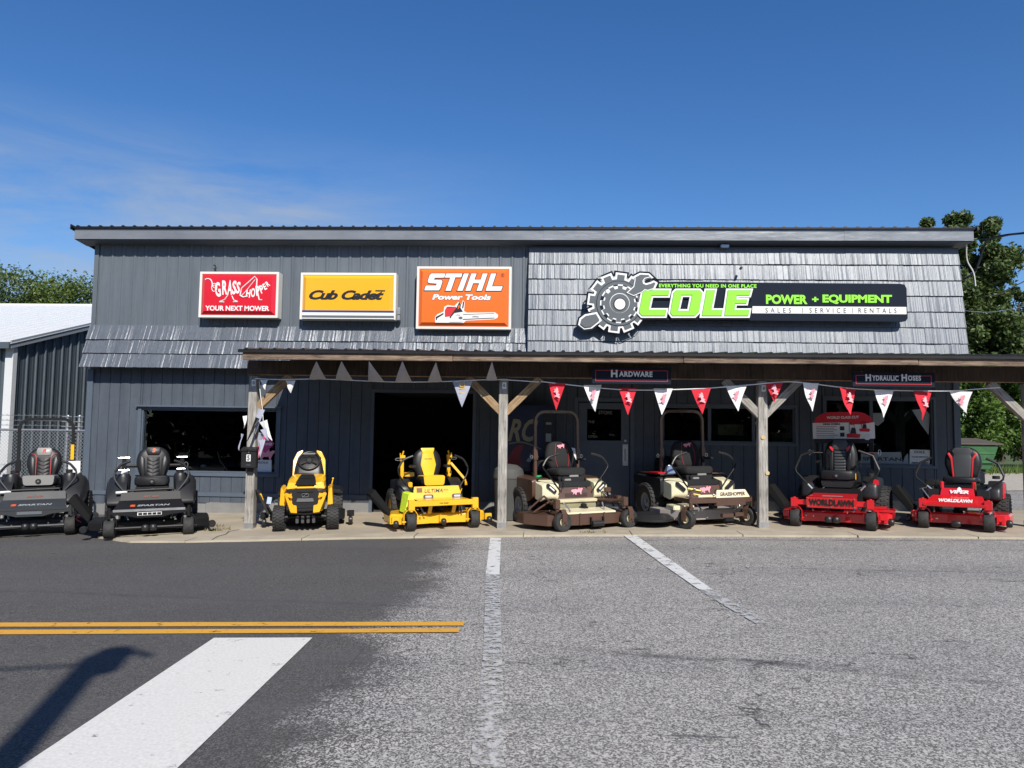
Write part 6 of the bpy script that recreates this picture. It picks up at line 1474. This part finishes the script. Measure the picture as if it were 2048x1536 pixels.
        b = MB(); b.hexa([(-.13,-.04,.478),(.50,-.04,.478),(.48,.02,.478),(-.10,.02,.478),(-.09,-.0,.60),(.44,-.0,.60),(.42,.05,.60),(-.07,.05,.60)]); pl = b.build('name_plate', cream, t, bevel=.006)
        o = text('GRASSHOPPER', brown, pl, (.18,-.026,.537), .1, fit=(.46,.062), bold=.03, shear=.2); o.rotation_euler = (PI/2-.32,0,0)
        b = MB(); b.box(-.42,-.1,.0,.05,.49,.53); b.build('foot_step', cream, t, bevel=.006)
    # body
    zt_ = .70
    b = MB(); b.hexa([(-.32,.52,.42),(.32,.52,.42),(.32,.60,.42),(-.32,.60,.42),(-.32,.58,.64),(.32,.58,.64),(.32,.64,.64),(-.32,.64,.64)]); bp = b.build('front_panel', brown, t, bevel=.006)
    logo(pink_s, bp, Vector((.03,.548,.565)), .12, .05, 1, 'print', Matrix.Rotation(-.28,4,'X'))
    if front:
        v = MB()
        for r in range(5):
            for k in range(16): v.boxc((-.19+k*.026+(r%2)*.012,.532+r*.0045,.48+r*.014),(.014,.006,.008))
        v = v.build('vent_mesh', black_s, bp, smooth=False); v['kind'] = 'stuff'
    MB().prism(roundpoly(rect(-.30,.30,.64,.73),.03,3),'y',.57,1.0).build('seat_deck', greyp, t, bevel=.006)
    MB().box(-.36,.36,.65,1.9,.34,.64).build('chassis', brown, t, bevel=.01)
    for s in (-1,1):
        out = roundpoly([(.50,.70),(.74,.74),(.80,.76),(.80,.48),(.55,.44),(.50,.49)],.04,3); b = MB()
        b.loft([[Vector((s*.33,y,z)) for y,z in out],[Vector((s*.55,y+.02,z)) for y,z in out],[Vector((s*.60,y+.05,z-.03)) for y,z in out]]); cp = b.build('cream_cowl', cream, t, ang=45)
        M_ = Matrix.Translation((s*.46,.50,.63)) @ Matrix.Rotation(s*-.7,4,'Y'); MB().prism(roundpoly(rect(-.10,.10,-.03,.03),.02,3),'y',-.02,.03,M_).build('lever_slot', black_s, cp); 
        if front: MB().box(-.055,.055,-.026,-.021,-.012,.012,M_).build('slot_label', paper, cp, smooth=False)
        out = roundpoly([(.82,.77),(1.85,.80),(1.85,.66),(1.4,.60),(1.0,.40),(.82,.48)],.05,3); b = MB()
        b.loft([[Vector((s*.35,y,z)) for y,z in out],[Vector((s*.62,y,z)) for y,z in out],[Vector((s*.66,y,z-.02)) for y,z in out]]); fd = b.build('fender', greyp if not front else brown, t, ang=45)
        MB().box(s*.37,s*.63,.88,1.8,.80,.825).build('fender_top', brown, fd, bevel=.006) if not front else None
        lever(t,s,[(.30,.50,.58),(.42,.50,.74),(.55,.50,.90),(.60,.52,1.00),(.50,.54,1.13),(.30,.56,1.19)],blackm,.013,.018)
    wx = .60; rearwheels(t,wx,1.34,.30 if front else .32,.26,mat('rim_grey', (.33,.33,.31), .5) if 'rim_grey' not in bpy.data.materials else bpy.data.materials['rim_grey'],26)
    engine(t,1.6,.7); rops(t,1.25,.41,.6,1.90,brown,.028,.17)
    seat(t,(0,.68,.82),.54,.48,cloth,None,'gh',tilt=.2,cush_h=.13,arm=True)
    b = MB(); b.prism(roundpoly(rect(-.20,.20,.72,.81),.04,3),'y',.63,1.05); sp = b.build('seat_suspension', greyp, t, bevel=.004)
    for (x,z,w_) in ((.03,.815,.10),(-.09,.755,.07)): MB().box(x-w_,x+w_*.7,.61,.64,z-.018,z+.018).build('suspension_plate', vinylpale, sp, bevel=.008)
    return t
t5 = brown_mower('brown and cream mower with wide front deck, next to the middle post', 1183, 1064, D2R(25), True, False)
MB().boxc((-.46,1.0,.80),(.10,.06,.04)).build('green_cap', mat('cap_green', (.03,.35,.10), .4), t5, bevel=.01)
MB().poly3([(.22,1.18,1.28),(.33,1.18,1.26),(.36,1.18,1.04)],(0,.004,0)).build('hang_tag', paper, t5, smooth=False)
t6 = brown_mower('brown mower with cream name plate on its front beam and a flat dark side chute', 1445, 1060, D2R(19), False, True)
MB().hexa([(-.52,.85,.82),(-.34,.85,.82),(-.34,1.0,.82),(-.52,1.0,.82),(-.46,.90,.97),(-.40,.90,.97),(-.40,.96,.97),(-.46,.96,.97)]).build('filter_cover', mat('filter_silver', (.28,.33,.42), .25, .6), t6, bevel=.012)
MB().box(-.66,-.45,.90,1.3,.826,.845).build('tail_lamp', redface, t6, bevel=.005)

# ---------- red mowers
def red_mower(label, px, py, phi, big):
    t = mower('zero_turn_mower', label, px, py, phi, 'zero turn mowers')
    cw = .56 if big else .44
    for x in (-cw,cw): castor(t,x,.145 if big else .14,.15,red,blackm,top=.45,forkx=.028,rot=0 if big else .12)
    b = MB(); b.box(-cw-.03,cw+.03,.0,.07,.36,.44); b.box(-cw-.05,-cw+.05,-.05,.05,.33,.47); b.box(cw-.05,cw+.05,-.05,.05,.33,.47); b.build('front_beam', red, t, bevel=.006)
    if big:
        b = MB(); b.hexa([(-.37,-.03,.32),(.37,-.03,.32),(.37,.03,.32),(-.37,.03,.32),(-.37,-.06,.49),(.37,-.06,.49),(.37,.01,.49),(-.37,.01,.49)]); fp = b.build('name_plate', red, t, bevel=.004, smooth=False)
        o = text('WORLDLAWN', black_s, fp, (0,-.0535,.41), .1, fit=(.66,.105), bold=.05); o.rotation_euler = (PI/2+.17,0,0)
        for x in (-.34,0,.34):
            for z, y in ((.345,-.040),(.475,-.062)): MB().cyl((x,y,z),.008,.01,(0,1,0),8).build('bolt', steel, fp)
        b = MB(); b.hexa([(-.36,.05,.49),(.36,.05,.49),(.33,.40,.52),(-.33,.40,.52),(-.36,.05,.50),(.36,.05,.50),(.33,.40,.53),(-.33,.40,.53)]); pl = b.build('foot_plate', red, t, bevel=.003, smooth=False)
        MB().prism(roundpoly([(-.16,.06),(.16,.06),(.13,.13),(-.13,.13)],.02,3),'z',.503,.51).build('step_pad', vinylpale, pl, smooth=False)
    else:
        b = MB(); b.hexa([(-.42,-.06,.36),(.42,-.06,.36),(.42,.03,.36),(-.42,.03,.36),(-.43,-.07,.40),(.43,-.07,.40),(.34,.26,.52),(-.34,.26,.52)]); fp = b.build('nose_plate', red, t, bevel=.005, smooth=False)
        a = math.atan2(.12,.33); o = text('WORLDLAWN', white_s, fp, (0,.045,.4475), .1, fit=(.46,.10), bold=.045); o.rotation_euler = (a+.12,0,0); o.location.y -= .01; o.location.z += .006
        b = MB(); b.hexa([(-.24,.26,.50),(.24,.26,.50),(.24,.30,.50),(-.24,.30,.50),(-.22,.31,.63),(.22,.31,.63),(.22,.35,.63),(-.22,.35,.63)]); fp2 = b.build('foot_panel', red, t, bevel=.004, smooth=False)
        o = text('VIPER', white_s, fp2, (.03,.272,.575), .1, fit=(.26,.055), bold=.05, shear=.25); o.rotation_euler = (PI/2-.37,0,0)
        q = MB(); q.prism([(-.035,0),(.035,0),(.02,.04),(0,.055),(-.02,.04)],'y',-.002,.002,Matrix.Translation((.03,.285,.60)) @ Matrix.Rotation(-.37,4,'X')); q.build('snake_head_badge', white_s, fp2, smooth=False)
        for s in (-1,1): MB().boxc((s*.34,.36,.54),(.17,.12,.13)).build('foot_box', greyp, t, bevel=.012); MB().cyl((s*.22,.36,.68),.03,.10,(0,0,1),10).build('spring_post', red, t)
        MB().boxc((.25,.33,.66),(.012,.012,.10)).build('gold_bolt', mat('gold', (.5,.35,.12), .35, .8), t)
    W = .82 if big else .68
    deck(t,W,.10,.95,red,.25,.09,True,rubbers,True,-1,.55)
    if big:
        for x in (-.055,.055): roller(t,(x,.02,.14),.062,.09,(0,.2,1))
        text('60', white_s, t, (.70,.125,.19), .1, fit=(.10,.065), bold=.05)
        b = MB(); b.box(.55,.84,.32,.7,.26,.30).box(.5,.72,.45,.75,.30,.33); b.build('deck_step', red, t, bevel=.006)
        MB().box(.84,.90,.35,.75,.15,.19).build('side_bumper', rubbers, t, bevel=.01)
    else: roller(t,(0,.04,.10),.05,.12)
    roller(t,(W+.0,.18,.13),.058,.08); roller(t,(-W-.0,.22,.14),.055,.07)
    for s in (-1,1): MB().boxc((s*(W-.10),.16,.20),(.10,.10,.09)).build('roller_bracket', red, t, bevel=.006)
    b = MB(); b.box(-.37,.37,.42,1.5,.36,.60); b.build('chassis', blackm, t, bevel=.01)
    rearwheels(t,.57 if big else .50,1.20,.31 if big else .26,.30 if big else .22,blackm,26)
    engine(t,1.35,.52)
    for s in (-1,1):
        f = pod(t,s,.36,.60 if big else .55,.62,1.48,.44,.80 if big else .74,blackp,'fender' if s < 0 else 'fuel_tank')
        if s > 0:
            MB().cyl((.46,.95,.82 if big else .79),.055,.05,(0,0,1),14).build('fuel_cap', blackp, f)
            if big: MB().prism(roundpoly([(-.05,-.03),(.05,-.03),(.04,.05),(-.02,.06)],.02,3),'y',-.01,.01,Matrix.Translation((.56,.70,.70))).build('red_reflector', redface, f)
            else:
                for k in range(2): MB().poly3([(.556,.78+k*.2,.46),(.556,.86+k*.2,.46),(.553,.98+k*.2,.70),(.553,.90+k*.2,.70)],(.01,0,0)).build('red_stripe', redface, f, smooth=False)
        if big: pts = [(.34,.46,.56),(.40,.47,.62),(.62,.50,.86),(.64,.52,.92),(.55,.56,1.14),(.34,.56,1.22)]
        else: pts = [(.36,.42,.58),(.42,.43,.62),(.60,.46,.78),(.61,.48,.84),(.54,.52,1.02),(.38,.54,1.10)]
        q = [(s*x,y,z) for x,y,z in pts]; b = MB(); b.tube(q,.015,8); o = b.build('control_lever', blackm, t); MB().tube(q[-3:],.020,8).build('grip', rubbers, o)
        MB().tube([q[0],tuple(Vector(q[0]).lerp(Vector(q[2]),.35))],.017,8).build('lever_bracket', galv, o)
    if big:
        seat(t,(0,.56,.74),.56,.56,vinyl,None,'worldlawn',tilt=.15,cush_h=.16,arm=True,cw=.54)
        for s in (-1,1): MB().box(s*.44-.025,s*.44+.025,1.3700,1.4200,.5,1.62).build('roll_bar', blackm, t, bevel=.004)
        for s in (-1,1):
            c = MB(); c.cyl((s*.44,1.37,1.18),.010,.18,(1,0,0),6); c.tube([(s*.56+.02*math.cos(a),1.35,1.18+.05*math.sin(a)) for a in [2*PI*i/10 for i in range(10)]],.006,5,closed=True); c.build('pin', steel, t)
        # promotional banner wrapped on the roll bar
        bn = MB(); bn.prism(rect(-.50,.50,1.42,1.70),'y',1.3500,1.3620); bo = bn.build('banner', white_s, t, smooth=False)
        MB().prism([(-.48,1.703),(.48,1.703),(.44,1.79),(.34,1.86),(.24,1.885),(-.24,1.885),(-.34,1.86),(-.44,1.79)],'y',1.3500,1.3620).build('banner_top', redface, bo, smooth=False)
        MB().prism([(.10,1.665),(.30,1.665),(.49,1.70),(.10,1.70)],'y',1.3450,1.3495).build('banner_flash', redface, bo, smooth=False)
        MB().prism(rect(-.48,.48,1.34,1.415),'y',1.3600,1.3660).build('banner_foot', greyp, bo, smooth=False)
        text('WORLD CLASS CUT', white_s, bo, (0,1.346,1.79), .1, fit=(.52,.045), bold=.03); text('BUILT BY HAND IN THE SHOP', white_s, bo, (0,1.346,1.745), .1, fit=(.36,.014)) if False else None
        text('KING COBRA', black_s, bo, (-.18,1.346,1.675), .1, fit=(.28,.032), bold=.05)
        for k, (z, w_) in enumerate(((1.635,.34),(1.605,.30),(1.575,.34),(1.545,.28),(1.51,.30),(1.48,.36),(1.45,.30))):
            MB().box(-.44,-.44+w_,1.3450,1.3495,z-.005,z+.004).build('print_line', magenta if k in (0,4) else grey_s, bo, smooth=False)
        for z in (1.60,1.49): MB().box(-.05,.02,1.3450,1.3495,z-.035,z+.035).build('price_box', black_s, bo, smooth=False)
        for cx_, cz_, s_ in ((.16,1.49,1.0),(.34,1.58,.75)):
            MB().prism([(cx_-.10*s_,cz_-.05*s_),(cx_+.10*s_,cz_-.06*s_),(cx_+.12*s_,cz_),(cx_,cz_+.03*s_),(cx_-.11*s_,cz_+.01*s_)],'y',1.3420,1.3445).build('print_deck', redface, bo, smooth=False)
            MB().prism([(cx_-.05*s_,cz_+.02*s_),(cx_+.05*s_,cz_+.02*s_),(cx_+.04*s_,cz_+.11*s_),(cx_-.02*s_,cz_+.12*s_)],'y',1.3415,1.3440).build('print_seat', black_s, bo, smooth=False)
            MB().tube([(cx_-.06*s_,1.344,cz_+.05*s_),(cx_-.06*s_,1.344,cz_+.17*s_),(cx_+.02*s_,1.344,cz_+.17*s_),(cx_+.02*s_,1.344,cz_+.1*s_)],.004,4).build('print_bar', black_s, bo)
        MB().prism(circ(.38,1.45,.055,18),'y',1.3380,1.3415).build('round_sticker', paper, bo, smooth=False)
        MB().boxc((.28,.60,.80),(.014,.01,.10)).build('yellow_strap', yel, t, bevel=.002)
    else: seat(t,(0,.58,.70),.54,.50,vinyl,None,'viper',tilt=.15,cush_h=.10,arm=False,cw=.50)
    MB().tube([(-.50,.35,.60),(-.36,.25,.42)],.012,6).tube([(-.54,.36,.60),(-.44,.34,.63)],.012,6).build('height_lever', steel, t) if not big else None
    return t
red_mower('big red zero turn mower with black stencilled name plate and a banner behind its seat', 1665, 1062, D2R(-30), True)
red_mower('smaller red zero turn mower with red striped seat, right end of the row', 1912, 1065, D2R(-36), False)
